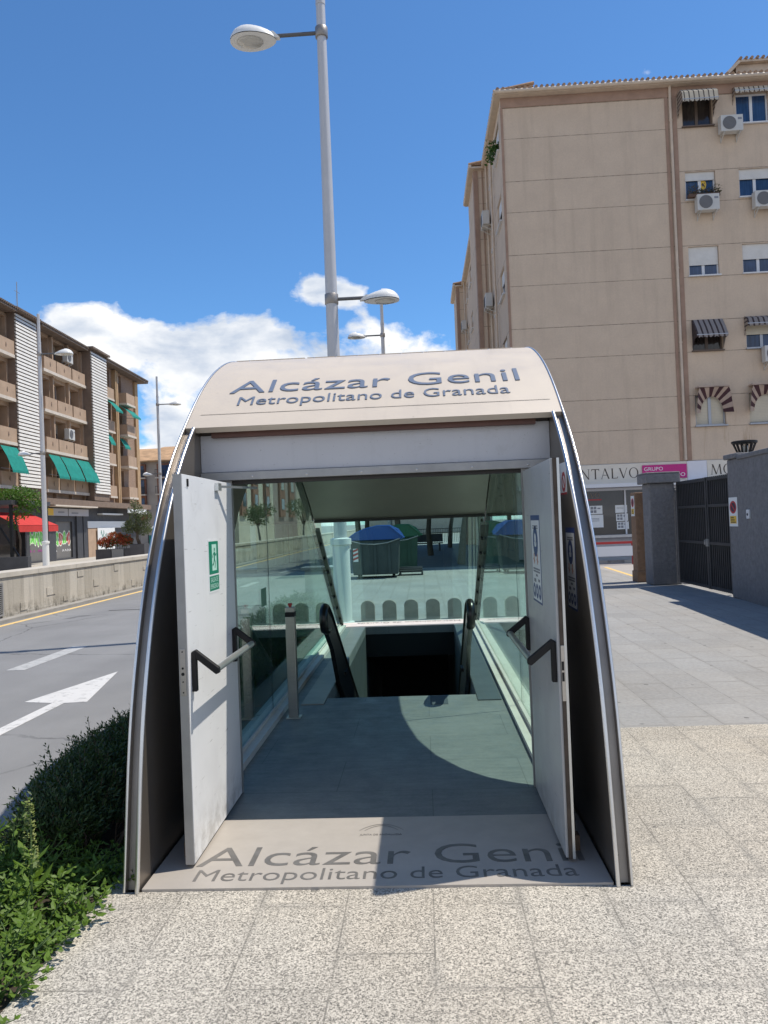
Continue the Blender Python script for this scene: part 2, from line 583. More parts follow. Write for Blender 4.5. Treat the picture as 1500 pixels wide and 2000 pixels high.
M_redbrown = mat('red brown beam', (0.115, 0.05, 0.035), 0.55, var=0.2)
def m_enamel(name, col):
    """sprayed sheet metal with handling marks, vertical drips and a dusty foot"""
    g = NT(name)
    base = g.mix(g.map(g.noise(2.2, 4), .35, .7, 0, .5), col, tuple(c * .93 for c in col))
    sv = g.comb(g.math('MULTIPLY', g.x, 14.0), g.math('MULTIPLY', g.y, 14.0), g.math('MULTIPLY', g.z, .8))
    base = g.mix(g.map(g.noise(1.0, 4, .6, vec=sv), .58, .78, 0, .22), base, tuple(c * .7 for c in col))
    sm = g.math('MULTIPLY', g.map(g.noise(3.0, 6, .75, dist=1.2), .56, .72), g.map(g.noise(.9, 2), .4, .65))
    base = g.mix(g.math('MULTIPLY', sm, .28), base, (0.33, 0.31, 0.28))
    foot = g.math('MULTIPLY', g.map(g.z, .30, .02), g.map(g.noise(7, 5, .7), .42, .62))
    base = g.mix(g.math('MULTIPLY', foot, .6), base, (0.22, 0.20, 0.17))
    sc = g.map(g.noise(2.0, 2, .5, vec=g.comb(g.math('MULTIPLY', g.x, 30.0), g.math('MULTIPLY', g.y, 3.0), g.math('MULTIPLY', g.z, 45.0))), .70, .74)
    base = g.mix(g.math('MULTIPLY', sc, .5), base, (0.25, 0.24, 0.23))
    g.bump(g.noise(5, 3), .03, .02)
    return g.out(base, g.map(g.noise(4, 4), .3, .7, .28, .48))
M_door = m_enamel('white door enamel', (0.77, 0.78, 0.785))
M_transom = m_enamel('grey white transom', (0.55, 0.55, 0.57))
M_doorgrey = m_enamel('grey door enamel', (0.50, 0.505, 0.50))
M_dooredge = mat('door edge steel', (0.36, 0.355, 0.345), 0.42, 0.4, var=0.1, vscale=8)
M_doorcore = mat('door edge dark core', (0.075, 0.055, 0.04), 0.7, var=0.3, vscale=12)
M_black = mat('black plastic', (0.011, 0.011, 0.012), 0.5, spec=.3)
M_rubber = mat('black rubber', (0.012, 0.012, 0.012), 0.28)
M_alu = mat('satin aluminium', (0.66, 0.68, 0.67), 0.32, 0.85, var=0.04, vscale=6)
M_sill = mat('pale stone sill', (0.66, 0.61, 0.55), 0.55, var=0.10, vscale=5)
M_ceil = mat('ceiling panel', (0.36, 0.335, 0.29), 0.38, 0.35, var=0.10, vscale=0.9)
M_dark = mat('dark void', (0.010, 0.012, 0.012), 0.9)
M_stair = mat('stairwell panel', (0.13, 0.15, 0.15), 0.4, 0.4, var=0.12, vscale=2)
M_red = mat('red plastic', (0.5, 0.03, 0.03), 0.4)
M_mat = mat('rubber mat', (0.07, 0.085, 0.10), 0.7)
M_glass = glass('green glass', (0.81, 0.95, 0.91))
M_glassb = glass('green back glass', (0.78, 0.955, 0.925))
M_mull = mat('dark glazing bar', (0.055, 0.06, 0.055), 0.4, 0.3, var=0.3, vscale=30)
M_swhite = mat('sticker white', (0.78, 0.80, 0.80), 0.4)
M_sgreen = mat('safety green', (0.0, 0.21, 0.12), 0.4)
M_smint = mat('sticker mint', (0.52, 0.80, 0.68), 0.4)
M_sblue = mat('sticker blue', (0.02, 0.05, 0.20), 0.4)
M_sred = mat('sticker red', (0.45, 0.03, 0.04), 0.4)
M_sgrey = mat('sticker grey', (0.22, 0.23, 0.26), 0.5)
M_sorange = mat('sticker orange', (0.55, 0.22, 0.12), 0.5)
M_syellow = mat('sticker yellow', (0.75, 0.48, 0.05), 0.5)
M_pole = mat('lamp pole paint', (0.52, 0.52, 0.53), 0.42, 0.15, var=0.06, vscale=2)
M_arm = mat('lamp arm dark', (0.12, 0.12, 0.125), 0.45, 0.3)
M_head = mat('lamp shell white', (0.74, 0.74, 0.72), 0.4)
M_lens = mat('lamp lens', (0.50, 0.49, 0.45), 0.15, coat=0.5)

# ------------------------------------------------------------------ ground and road
def sheet(name, x0, x1, y0, y1, zz, m, hole=None, n=1):
    mb = MB()
    if hole:
        hx0, hx1, hy0, hy1 = hole
        for (a, b, c, d) in ((x0, x1, y0, hy0), (x0, x1, hy1, y1), (x0, hx0, hy0, hy1), (hx1, x1, hy0, hy1)):
            mb.quad((a, c, zz), (b, c, zz), (b, d, zz), (a, d, zz))
    else:
        mb.quad((x0, y0, zz), (x1, y0, zz), (x1, y1, zz), (x0, y1, zz))
    return struct(mb.build(name, m))
SX0, SX1, SY0, SY1 = -1.02, 0.47, 7.63, 12.80           # stairwell opening
sheet('ground', -1200, 1200, -900, 1800, -0.16, M_base, (SX0 - 0.3, SX1 + 0.3, SY0 - 0.2, SY1 + 0.2))
sheet('road', -9.35, -2.72, -60, 260, -0.10, M_asph)
def slab_poly(name, rects, zz, m, zb=-0.155):
    mb = MB()
    for (a, b, c, d) in rects:
        mb.box((a, c, zb), (b, d, zz))
    return struct(mb.build(name, m))
# granite apron round the entrance, grey stone to its right and beyond
GY = 6.32
slab_poly('granite_pavement', [(-1.62, 7.2, -6.0, 3.65), (0.93, 7.2, 3.65, GY), (0.93, 1.30, GY, 8.4), (-1.62, -1.522, 3.65, 13.0)], 0.0, M_gran)
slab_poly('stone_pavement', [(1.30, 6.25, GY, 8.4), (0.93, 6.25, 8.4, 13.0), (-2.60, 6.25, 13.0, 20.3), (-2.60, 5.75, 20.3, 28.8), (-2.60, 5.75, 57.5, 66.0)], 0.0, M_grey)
slab_poly('ground_shade', [(-2.60, 5.75, 28.8, 57.5)], -0.006, mat('shade dark ground', (0.10, 0.10, 0.105), .85, var=.2, vscale=1.5, bump=.3, bscale=90))  # building's shade deepened by a darker ground colour behind the entrance
slab_poly('kerb', [(-2.72, -2.60, -60, 62)], 0.004, mat('kerb stone', (0.25, 0.24, 0.225), 0.8, var=0.12, vscale=4, bump=0.2))
slab_poly('planting_bed', [(-2.60, -1.62, -6.0, 13.0)], -0.02, M_soil)
slab_poly('side_street', [(5.75, 40, 20.3, 27.6)], -0.004, mat('pale asphalt', (0.36, 0.335, 0.315), 0.85, var=0.1, vscale=2, bump=0.2, bscale=120))
slab_poly('shop_pavement', [(5.75, 40, 27.6, 30.0)], 0.10, M_grey2)
slab_poly('plaza', [(-60, -9.85, -20, 140)], 0.0, M_grey2)
slab_poly('verge_kerb', [(-9.36, -9.10, -60, 200)], -0.03, mat('gutter stone', (0.30, 0.285, 0.26), 0.85, var=0.15, vscale=3, bump=0.3))
def flat(name, polys, m, zz=-0.096, th=0.003):
    mb = MB()
    for p in polys:
        mb.prism([(x, y, zz - th) for x, y in p], (0, 0, th))
    return struct(mb.build(name, m))
flat('road_marking', [[(-8.97, -10), (-8.83, -10), (-8.83, 120), (-8.97, 120)]], M_yellow)
flat('road_marking', [[(-4.14, 9.98), (-4.52, 8.30), (-4.16, 8.22), (-4.20, 4.2), (-4.03, 4.2), (-4.02, 8.20), (-3.775, 8.235)]], M_white)
flat('road_marking', [[(-5.86, y0), (-5.60, y0), (-5.60, y0 + 2.05), (-5.86, y0 + 2.05)] for y0 in (3.6, 10.3, 17.0, 23.7, 30.4, 37.1, 43.8)], M_white_old)
pts = [(-7.6 + 0.3 * i, 17.9 + 0.04 * math.sin(i * 0.9)) for i in range(16)]
flat('road_marking', [[(a[0], a[1]), (b[0], b[1]), (b[0], b[1] + 0.05), (a[0], a[1] + 0.05)] for a, b in zip(pts[:-1], pts[1:])], M_dark_line, -0.094)  # thin wavy dark line across the lane
flat('road_marking', [[(5.98, 25.6), (6.10, 25.6), (5.86, 20.4), (5.74, 20.4)]], M_yellow, 0.0)

# ------------------------------------------------------------------ metro entrance
XL, XR, XC = -1.522, 0.928, -0.297
IL, IR = -1.445, 0.850                       # inner skins
PROF = [(3.645, 0.0), (3.715, .40), (3.80, .84), (3.91, 1.13), (4.0, 1.37), (4.145, 1.645), (4.29, 1.85), (4.40, 2.01), (4.60, 2.22), (4.84, 2.41)]
TOP = [(4.84, 2.41), (4.96, 2.508), (5.09, 2.61), (5.24, 2.714), (5.4, 2.815), (5.56, 2.902), (5.73, 2.975), (5.9, 3.045), (6.1, 3.11), (6.35, 3.165), (6.6, 3.2), (7.0, 3.23), (7.4, 3.21), (7.9, 3.13), (8.4, 2.99), (8.9, 2.79), (9.4, 2.52), (9.85, 2.22), (10.2, 1.96)]
INN = [(5.0, 0.0), (5.02, .25), (5.06, .5), (5.18, .83), (5.34, 1.17), (5.58, 1.52), (5.95, 1.89), (6.4, 2.18), (6.84, 2.35), (7.3, 2.5), (7.99, 2.60), (8.6, 2.52), (9.27, 2.24), (9.7, 2.03), (10.06, 1.815)]
ent = thing('metro_entrance', 'beige arched metro station entrance with glass sides, both doors standing open', 'metro entrance', (XC, 3.65, 0))
def yz_plate(name, poly, x0, x1, m, parent=ent):
    mb = MB()
    mb.prism([(x0, y, zz) for y, zz in poly], (x1 - x0, 0, 0))
    return mb.build(name, m, parent)
def strip_plate(name, outer, inner, x0, x1, m):
    """plate between two curves with the same number of points"""
    mb = MB()
    n = len(outer)
    V = []
    for x in (x0, x1):
        V += [(x, *p) for p in outer] + [(x, *p) for p in inner]
    F = []
    for i in range(n - 1):
        F += [(i, i + 1, n + i + 1, n + i), (2 * n + i, 3 * n + i, 3 * n + i + 1, 2 * n + i + 1),
              (i, 2 * n + i, 2 * n + i + 1, i + 1), (n + i, n + i + 1, 3 * n + i + 1, 3 * n + i)]
    F += [(0, n, 3 * n, 2 * n), (n - 1, 3 * n - 1, 4 * n - 1, 2 * n - 1)]
    mb.add(V, F)
    return mb.build(name, m, ent)
def resample(c, n):
    L = [0]
    for a, b in zip(c[:-1], c[1:]):
        L.append(L[-1] + math.dist(a, b))
    out = []
    for k in range(n):
        s = L[-1] * k / (n - 1)
        i = max(j for j in range(len(c) - 1) if L[j] <= s + 1e-9)
        f = (s - L[i]) / (L[i + 1] - L[i])
        out.append((c[i][0] + f * (c[i + 1][0] - c[i][0]), c[i][1] + f * (c[i + 1][1] - c[i][1])))
    return out
NS = 44
def smooth(c, k=6):
    out = []
    for i in range(len(c) - 1):
        p0, p1, p2, p3 = c[max(0, i - 1)], c[i], c[i + 1], c[min(len(c) - 1, i + 2)]
        for j in range(k):
            t_ = j / k
            out.append(tuple(.5 * (2 * p1[q] + (p2[q] - p0[q]) * t_ + (2 * p0[q] - 5 * p1[q] + 4 * p2[q] - p3[q]) * t_ ** 2 + (3 * p1[q] - p0[q] - 3 * p2[q] + p3[q]) * t_ ** 3) for q in (0, 1)))
    return out + [c[-1]]
def relax(c, n):
    c = list(c)
    for _ in range(n):
        c = [c[0]] + [tuple((c[i - 1][q] + 2 * c[i][q] + c[i + 1][q]) / 4 for q in (0, 1)) for i in range(1, len(c) - 1)] + [c[-1]]
    return c
NS = 90
FULL = relax(resample(smooth(PROF + TOP[1:]), 120), 14)
O_ = resample(FULL, NS)
FRONT = [p for p in resample(FULL, 160) if p[0] < 4.84] + [(4.84, 2.41)]
# pair outer and inner points so that the ribbon stays untangled
I_ = resample(INN, NS)
for side, (xo, xi) in (('l', (XL, IL)), ('r', (XR, IR))):
    s = 1 if side == 'l' else -1
    op = strip_plate('side_skin', O_, I_, xo, xo + s * 0.014, M_bronze)
    ip = strip_plate('side_panel', O_, I_, xi, xi - s * 0.012, M_bronze)
    # recessed filler of the channel between the skins
    Oi = [(y + 0.03, max(0, zz - 0.012)) for y, zz in O_]
    Oi2 = [(y + 0.045, max(0, zz - 0.02)) for y, zz in O_]
    strip_plate('edge_channel', Oi, Oi2, xo + s * 0.0145, xi - s * 0.0125, M_chan)
    e = MB()
    e.tube([(xo + s * 0.007, y - 0.004, zz + 0.003) for y, zz in O_], 0.0075, 14)
    e.build('edge_trim', M_chrome, ent)
    e = MB()
    e.tube([(xi - s * 0.006, y - 0.006, zz) for y, zz in FRONT], 0.0115, 16)
    e.build('edge_trim', M_chrome, ent)
    # end closure of the jamb, seen past the open door
    e = MB()
    e.box((xi + (0.0 if s > 0 else -0.20), 4.955, 0.01), (xi + (0.20 if s > 0 else 0.0), 4.99, 2.125)) if s > 0 else e.box((0.657, 4.955, 0.01), (IR - 0.001, 4.99, 2.125))
    e.build('door_jamb', M_dooredge, ent)
# roof shell between the lip and the back glass
rf = MB()
rf.sm = True
T2 = relax(resample(smooth(TOP), 40), 2)
nrm = []
for i in range(40):
    a, b = T2[max(0, i - 1)], T2[min(39, i + 1)]
    d = (b[0] - a[0], b[1] - a[1])
    l = math.hypot(*d)
    nrm.append((-d[1] / l, d[0] / l))
rx0, rx1 = XL + 0.016, XR - 0.016
for k, off in enumerate((0.004, -0.036)):
    V = []
    for (y, zz), (ny, nz) in zip(T2, nrm):
        V += [(rx0, y + ny * off, zz + nz * off), (rx1, y + ny * off, zz + nz * off)]
    rf.add(V, [(2 * i, 2 * i + 1, 2 * i + 3, 2 * i + 2) for i in range(39)])
rf.sm = False
n0, t0 = nrm[0], T2[0]
a, b = (t0[0] + n0[0] * .004, t0[1] + n0[1] * .004), (t0[0] - n0[0] * .036, t0[1] - n0[1] * .036)
rf.quad((rx0, *a), (rx1, *a), (rx1, *b), (rx0, *b))
n9, t9 = nrm[-1], T2[-1]
a, b = (t9[0] + n9[0] * .004, t9[1] + n9[1] * .004), (t9[0] - n9[0] * .036, t9[1] - n9[1] * .036)
rf.quad((rx0, *a), (rx1, *a), (rx1, *b), (rx0, *b))
roof = rf.build('roof', M_roof, ent)
def on_roof(s):
    """s = arc length up the roof from the lip -> (y, z, ny, nz)"""
    acc = 0
    for i in range(39):
        l = math.dist(T2[i], T2[i + 1])
        if acc + l >= s:
            f = (s - acc) / l
            y = T2[i][0] + f * (T2[i + 1][0] - T2[i][0])
            zz = T2[i][1] + f * (T2[i + 1][1] - T2[i][1])
            n = (nrm[i][0] * (1 - f) + nrm[i + 1][0] * f, nrm[i][1] * (1 - f) + nrm[i + 1][1] * f)
            return y, zz, n[0], n[1]
        acc += l
def roof_fn(x0, s0):
    def fn(x, y, h):
        yy, zz, ny, nz = on_roof(s0 + y)
        h += 0.005
        return (x0 + x, yy + ny * h, zz + nz * h)
    return fn
lt = MB()
put_text(lt, text2d('Alcázar Genil', 0.318, width=2.005, thin=.0016), roof_fn(-1.298, 0.452), 0.006)
lt.build('station_name', M_letter, roof)
lt = MB()
put_text(lt, text2d('Metropolitano de Granada', 0.175, width=1.835, thin=.0010), roof_fn(-1.214, 0.268), 0.005)
lt.build('operator_name', M_letter, roof)
g = MB()
f = roof_fn(0, 0.155)
g.quad(f(-1.44, 0, -.001), f(.862, 0, -.001), f(.862, .011, -.001), f(-1.44, .011, -.001))
g.quad(f(-1.44, 0, -.001), f(.862, 0, -.001), f(.862, 0, -.004), f(-1.44, 0, -.004))
g.build('roof_groove', M_gap, roof)
for k in range(13):
    yy, zz, ny, nz = on_roof(1.52)
    c = Vector((XL + 0.16 + k * 0.178, yy + ny * .004, zz + nz * .004))
    b = MB()
    b.sm = True
    n = Vector((0, ny, nz))
    u = Vector((1, 0, 0))
    w = n.cross(u)
    ring = [c + (u * math.cos(q * math.pi / 4) + w * math.sin(q * math.pi / 4)) * 0.011 for q in range(8)]
    b.add(ring + [c + n * 0.007], [(i, (i + 1) % 8, 8) for i in range(8)])
    b.build('roof_bolt', M_steel, roof)
yy, zz, ny, nz = on_roof(1.60)
b = MB()
for xa, xb in ((-1.49, -0.92), (-0.905, 0.895)):
    f = roof_fn(0, 1.60 if xa < -1 else 1.66)
    b.add([f(xa, 0, 0), f(xb, 0, 0), f(xb, .9, 0), f(xa, .9, 0), f(xa, 0, .006), f(xb, 0, .006), f(xb, .9, .006), f(xa, .9, .006)], [(4, 5, 6, 7), (0, 1, 5, 4)])
b.build('roof_overlap', M_roof, roof)
# ceiling follows the inner curve
C_ = [p for p in resample(INN, 60) if p[0] > 6.8]
cl = MB()
cl.sm = True
V = []
for (y, zz) in C_:
    V += [(IL + 0.014, y, zz), (IR - 0.014, y, zz)]
cl.add(V, [(2 * i, 2 * i + 1, 2 * i + 3, 2 * i + 2) for i in range(len(C_) - 1)])
cl.sm = False
cl.quad((IL + .014, 10.06, 1.815), (IR - .014, 10.06, 1.815), (IR - .014, 10.19, 1.93), (IL + .014, 10.19, 1.93))
cl.build('ceiling', M_ceil, ent)
e = MB()
e.box((IL + .015, 10.03, 1.785), (IR - .015, 10.10, 1.815))
e.build('ceiling_edge', M_gap, ent)
e = MB()
f_ = [(4.99, 2.38), (5.75, 2.42), (C_[0][0], C_[0][1] + 0.02), (C_[0][0] - 0.2, 2.05)]
# portal: lintel, header, transom and the beam under the lip
e = MB()
e.box((IL + .001, 4.95, 2.127), (IR - .001, 4.985, 2.372))
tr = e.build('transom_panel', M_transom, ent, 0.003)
e = MB()
e.box((IL + .001, 4.925, 2.070), (IR - .001, 5.02, 2.124))
e.build('door_header', M_dooredge, ent, 0.003)
e = MB()
e.box((-1.25, 4.97, 2.045), (0.66, 5.03, 2.068))
e.build('header_track', M_gap, ent)
for k in range(6):
    b = MB()
    b.sm = True
    c = Vector((-1.10 + k * 0.36, 4.925, 2.09))
    b.add([c + Vector((math.cos(q * math.pi / 3), 0, math.sin(q * math.pi / 3))) * .008 for q in range(6)] + [c + Vector((0, -.006, 0))], [(i, (i + 1) % 6, 6) for i in range(6)])
    b.build('header_bolt', M_steel, ent)
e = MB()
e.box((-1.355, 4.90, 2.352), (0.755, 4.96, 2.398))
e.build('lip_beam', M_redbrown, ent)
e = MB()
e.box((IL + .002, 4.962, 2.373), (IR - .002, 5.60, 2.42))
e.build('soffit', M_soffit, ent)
# glass sides, with a joint at y = 7
ledge = 0.085
SL = lambda y: 1.83 - (y - 10.06) * (1.83 - 0.05) / (12.86 - 10.06)      # slanted back glass line
def glass_poly(y0, y1):
    top = [p for p in INN if y0 < p[0] < y1]
    def zat(y):
        if y >= 10.06:
            return SL(y)
        for a, b in zip(INN[:-1], INN[1:]):
            if a[0] <= y <= b[0]:
                return a[1] + (y - a[0]) / (b[0] - a[0] + 1e-9) * (b[1] - a[1])
    pts = [(y0, ledge - .05)] + ([(y0, zat(y0))] if zat(y0) > 0.1 else []) + top
    if y1 > 10.06:
        pts += [(10.06, 1.83)] + [(y, SL(y)) for y in (11.0, 12.0, 12.70)]
        pts += [(12.70, ledge - .05)]
    else:
        pts += [(y1, zat(y1)), (y1, ledge - .05)]
    return pts
for x in (IL - 0.004, IR - 0.006):
    for (y0, y1) in ((5.01, 6.995), (7.005, 12.70)):
        yz_plate('side_glass', glass_poly(y0, y1), x, x + 0.010, M_glass)
    yz_plate('glass_joint', [(6.9955, .04), (7.0045, .04), (7.0045, 2.41), (6.9955, 2.41)], x + .002, x + .008, M_gap)
bgm = MB()
bgm.prism([(IL + .012, 10.10, SL(10.10) - .01), (IR - .012, 10.10, SL(10.10) - .01), (IR - .012, 12.80, SL(12.80)), (IL + .012, 12.80, SL(12.80))], (0, 0.006, 0.0095))
bgm.build('back_glass', M_glassb, ent)
for x in (IL + 0.03, IR - 0.03):
    e = MB()
    e.bar((x, 10.22, SL(10.22) - .03), (x, 12.78, SL(12.78) - .03), 0.055, 0.05)
    mu = e.build('glazing_bar', M_mull, ent)
    for k in range(7):
        y = 10.5 + k * .34
        e = MB()
        e.tube([(x, y - .012, SL(y) - .055), (x, y - .03, SL(y) - .075)], 0.017, 8)
        e.build('glass_clamp', M_black, mu)
# floor plates, sills
e = MB()
e.box((IL + .013, 3.652, -0.02), (IR - .013, 4.50, 0.012))
th = e.build('threshold_plate', M_plate, ent)
def flr(x0, y0, zz, ang=0):
    c, s = (1, 0) if not ang else (-1, 0)
    return lambda x, y, h: (x0 + c * x, y0 + c * y, zz + h)
lt = MB()
put_text(lt, text2d('Alcázar Genil', 0.33, width=1.99, thin=.0015), flr(-1.235, 3.885, 0.0125), 0.001)
lt.build('station_name', M_floorlet, th)
lt = MB()
put_text(lt, text2d('Metropolitano de Granada', 0.18, width=1.90, thin=.001), flr(-1.205, 3.725, 0.0125), 0.001)
lt.build('operator_name', M_floorlet, th)
lt = MB()
put_text(lt, text2d('JUNTA DE ANDALUCIA', 0.03, width=0.235), flr(-0.415, 4.240, 0.0125), 0.0008)
for r_, w_ in ((0.155, 0.125), (0.135, 0.095)):
    P = []
    for k in range(17):
        t_ = -1 + k / 8
        P.append((-0.297 + t_ * w_, 4.285 + (r_ - 0.05) * (1 - t_ * t_ * 0.8)))
    for a, b in zip(P[:-1], P[1:]):
        lt.quad((a[0], a[1], .0132), (b[0], b[1], .0132), (b[0], b[1] + .006, .0132), (a[0], a[1] + .006, .0132))
lt.build('floor_emblem', M_floorlet, th)
e = MB()
for (a, b, c, d) in ((IL + .013, IR - .013, 4.502, SY0), (IL + .013, SX0, SY0, 12.86), (SX1, IR - .013, SY0, 12.86), (SX0, SX1, SY1, 12.86)):
    e.box((a, c, -0.12), (b, d, 0.006))
e.build('floor', M_slate, ent)
e = MB()
e.box((IL + .0135, 4.99, 0.0065), (-1.352, 12.84, 0.055))
e.box((IL + .0135, 4.99, 0.055), (-1.418, 12.84, 0.085))
e.build('sill', M_sill, ent)
e = MB()
e.box((0.728, 4.99, 0.0065), (IR - .0135, 12.84, 0.045))
e.box((0.805, 4.99, 0.045), (IR - .0135, 12.84, 0.085))
e.build('sill', M_sill, ent)
for x0, x1 in ((-1.245, -1.024), (0.475, 0.70)):
    e = MB()
    e.box((x0, 7.36, 0.0065), (x1, 12.70, 0.016))
    e.build('cover_strip', M_chan if x0 < 0 else M_stair, ent)
# outer kerb of the glass sides
for x0, x1 in ((XL - .06, IL - .006), (IR + .006, XR + .06)):
    e = MB()
    e.box((x0, 5.0, 0.0), (x1, 13.0, 0.05))
    e.build('outer_plinth', M_sill, ent)
# stairwell
e = MB()
ex0, ex1 = SX0 - .10, SX1 + .10
e.box((ex0, SY0 - .1, -5.2), (SX0, SY1 + 4, -0.125))
sw = e.build('stairwell_wall', M_stair, ent)
e = MB()
e.box((SX1, SY0 - .1, -5.2), (ex1, SY1 + 4, -0.125))
e.build('stairwell_wall', M_stair, ent)
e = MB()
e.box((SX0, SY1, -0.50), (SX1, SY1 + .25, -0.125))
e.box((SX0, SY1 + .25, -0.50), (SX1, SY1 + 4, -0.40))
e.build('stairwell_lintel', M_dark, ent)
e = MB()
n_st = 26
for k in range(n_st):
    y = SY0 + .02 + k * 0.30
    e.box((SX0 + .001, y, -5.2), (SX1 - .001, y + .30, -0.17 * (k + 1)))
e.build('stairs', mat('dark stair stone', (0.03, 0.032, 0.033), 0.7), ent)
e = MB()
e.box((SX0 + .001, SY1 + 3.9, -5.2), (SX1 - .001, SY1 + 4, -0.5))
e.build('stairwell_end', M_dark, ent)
for x in (SX0 + .035, SX1 - .035):
    e = MB()
    sl = 0.56
    loop = [(7.64, .70), (7.47, .70), (7.36, .725), (7.30, .785), (7.29, .86), (7.33, .925), (7.42, .955), (7.55, .93), (7.75, .84)]
    path = loop + [(7.75 + d, .84 - d * sl) for d in (0.6, 1.4, 2.4, 4.0, 6.0)]
    e.tube([(x, y, zz) for y, zz in path], 0.04, 10, flat=0.75)
    hr = e.build('escalator_handrail', M_rubber, ent)
    e = MB()
    e.prism([(x - .022, 7.46, .68), (x - .022, 7.46, .90), (x - .022, 7.78, .79), (x - .022, 13.6, -2.47), (x - .022, 13.6, -2.9), (x - .022, 8.3, .02), (x - .022, 7.85, .46)], (.044, 0, 0))
    e.build('balustrade', M_black if x < 0 else M_steel, hr)
    e = MB()
    e.box((x - .05, 8.75, .012), (x + .05, 8.95, .05))
    e.build('rail_foot', M_black, hr)
e = MB()
e.box((0.015, 7.25, 0.0068), (0.185, 7.60, 0.010))
e.build('sensor_mat', M_mat, ent, 0.001)
# ---- doors
def door(xa, xb, face, hinge_dir):
    """leaf between x = xa..xb, y 3.876..4.905; face = x of the visible inner face, hinge_dir = +1 when it looks to +x"""
    e = MB()
    e.box((xa, 3.880, 0.03), (xb, 4.905, 2.047))
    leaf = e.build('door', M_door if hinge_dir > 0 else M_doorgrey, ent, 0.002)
    e = MB()
    cx = (xa + xb) / 2
    w = (xb - xa) / 2
    if hinge_dir > 0:
        e.box((xa + .001, 3.872, 0.03), (xb - .003, 3.8795, 2.047))
        e.build('door_edge', M_dooredge, leaf)
        e = MB()
        e.box((xa + .008, 3.868, 0.90), (xb - .012, 3.8715, 1.14))
        lk = e.build('lock_plate', M_steel, leaf, 0.003)
        e = MB()
        for zz, r in ((0.915, .004), (1.125, .004), (1.04, .006), (1.01, .009), (0.97, .004)):
            e.tube([(cx - .002, 3.8678, zz), (cx - .002, 3.866, zz)], r, 8)
        e.build('keyhole', M_black, leaf)
    else:
        e.box((xa + .012, 3.866, 0.03), (xb - .010, 3.8795, 2.047))
        e.build('door_edge', M_doorcore, leaf)
        e = MB()
        e.box((xb - .009, 3.864, 0.03), (xb + .004, 3.8795, 2.047))
        e.build('edge_strip', M_alu, leaf)
        e = MB()
        e.box((xa + .012, 3.860, 0.82), (xb - .010, 3.8655, 1.10))
        lk = e.build('lock_plate', M_steel, leaf, 0.002)
        e = MB()
        e.box((cx - .006, 3.8585, .92), (cx + .006, 3.8598, .965))
        e.box((cx - .006, 3.8585, .975), (cx + .006, 3.8598, 1.02))
        e.build('keyhole', M_black, leaf)
    # panic bar on the inner face
    d = hinge_dir
    bx = face + d * 0.125
    e = MB()
    ya, yb = (3.945, 4.80) if d > 0 else (3.93, 4.885)
    e.tube([(bx, ya, 1.015), (bx, yb, 1.015)], 0.019, 14)
    pb = e.build('panic_bar', M_alu, leaf)
    for y in (ya + .0, yb):
        e = MB()
        yo = y + (.0)
        e.box((min(face, face + d * .026), yo - .017, 0.905), (max(face, face + d * .026), yo + .017, 1.112))
        q = [(face + d * .002, 1.113), (face + d * .022, 1.124), (face + d * .146, 1.026), (face + d * .148, 1.0), (face + d * .128, .992), (face + d * .026, 1.075)]
        e.prism([(px, yo - .015, pz) for px, pz in q], (0, .030, 0))
        e.build('panic_bar_arm', M_black, leaf, 0.004)
    return leaf
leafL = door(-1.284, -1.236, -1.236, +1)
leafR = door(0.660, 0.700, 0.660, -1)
for x in (-1.30, 0.735):
    e = MB()
    e.box((x - .03, 4.00, 0.012), (x + .02, 4.06, 0.09))
    e.tube([(x - .005, 4.03, .09), (x - .005, 4.03, .16)], .008, 8)
    e.build('door_stop', mat('rusty brown', (0.16, 0.10, 0.06), 0.7, var=0.3, vscale=30), ent)
e = MB()
e.bar((-1.225, 4.535, 2.010), (-1.080, 4.955, 2.015), 0.014, 0.014)
e.box((-1.236, 4.50, 1.985), (-1.212, 4.57, 2.03))
e.build('door_closer', M_alu, leafL)
e = MB()
e.box((-1.2355, 3.955, 1.985), (-1.230, 3.975, 2.025))
e.build('door_catch', M_black, leafL)
# stickers
def art(O, U, V, N):
    O, U, V, N = Vector(O), Vector(U), Vector(V), Vector(N)
    return lambda x, y, h: O + U * x + V * y + N * h
def a_rect(mb, f, x0, y0, x1, y1, h, th=0.0004):
    mb.add([f(x0, y0, h - th), f(x1, y0, h - th), f(x1, y1, h - th), f(x0, y1, h - th), f(x0, y0, h), f(x1, y0, h), f(x1, y1, h), f(x0, y1, h)],
           [(4, 5, 6, 7), (0, 1, 5, 4), (1, 2, 6, 5), (2, 3, 7, 6), (3, 0, 4, 7)])
def a_poly(mb, f, pts, h):
    mb.add([f(x, y, h) for x, y in pts], [tuple(range(len(pts)))])
def a_disc(mb, f, cx, cy_, r, h, ry=None, n=20):
    a_poly(mb, f, [(cx + r * math.cos(2 * math.pi * k / n), cy_ + (ry or r) * math.sin(2 * math.pi * k / n)) for k in range(n)], h)
def a_ring(mb, f, cx, cy_, r0, r1, h, n=24):
    P = [(cx + r * math.cos(2 * math.pi * k / n), cy_ + r * math.sin(2 * math.pi * k / n)) for r in (r0, r1) for k in range(n)]
    mb.add([f(x, y, h) for x, y in P], [(k, (k + 1) % n, n + (k + 1) % n, n + k) for k in range(n)])
def a_line(mb, f, pts, w, h):
    for (a, b) in zip(pts[:-1], pts[1:]):
        dx, dy = b[0] - a[0], b[1] - a[1]
        l = math.hypot(dx, dy) or 1
        nx, ny = -dy / l * w / 2, dx / l * w / 2
        a_poly(mb, f, [(a[0] - nx, a[1] - ny), (b[0] - nx, b[1] - ny), (b[0] + nx, b[1] + ny), (a[0] + nx, a[1] + ny)], h)
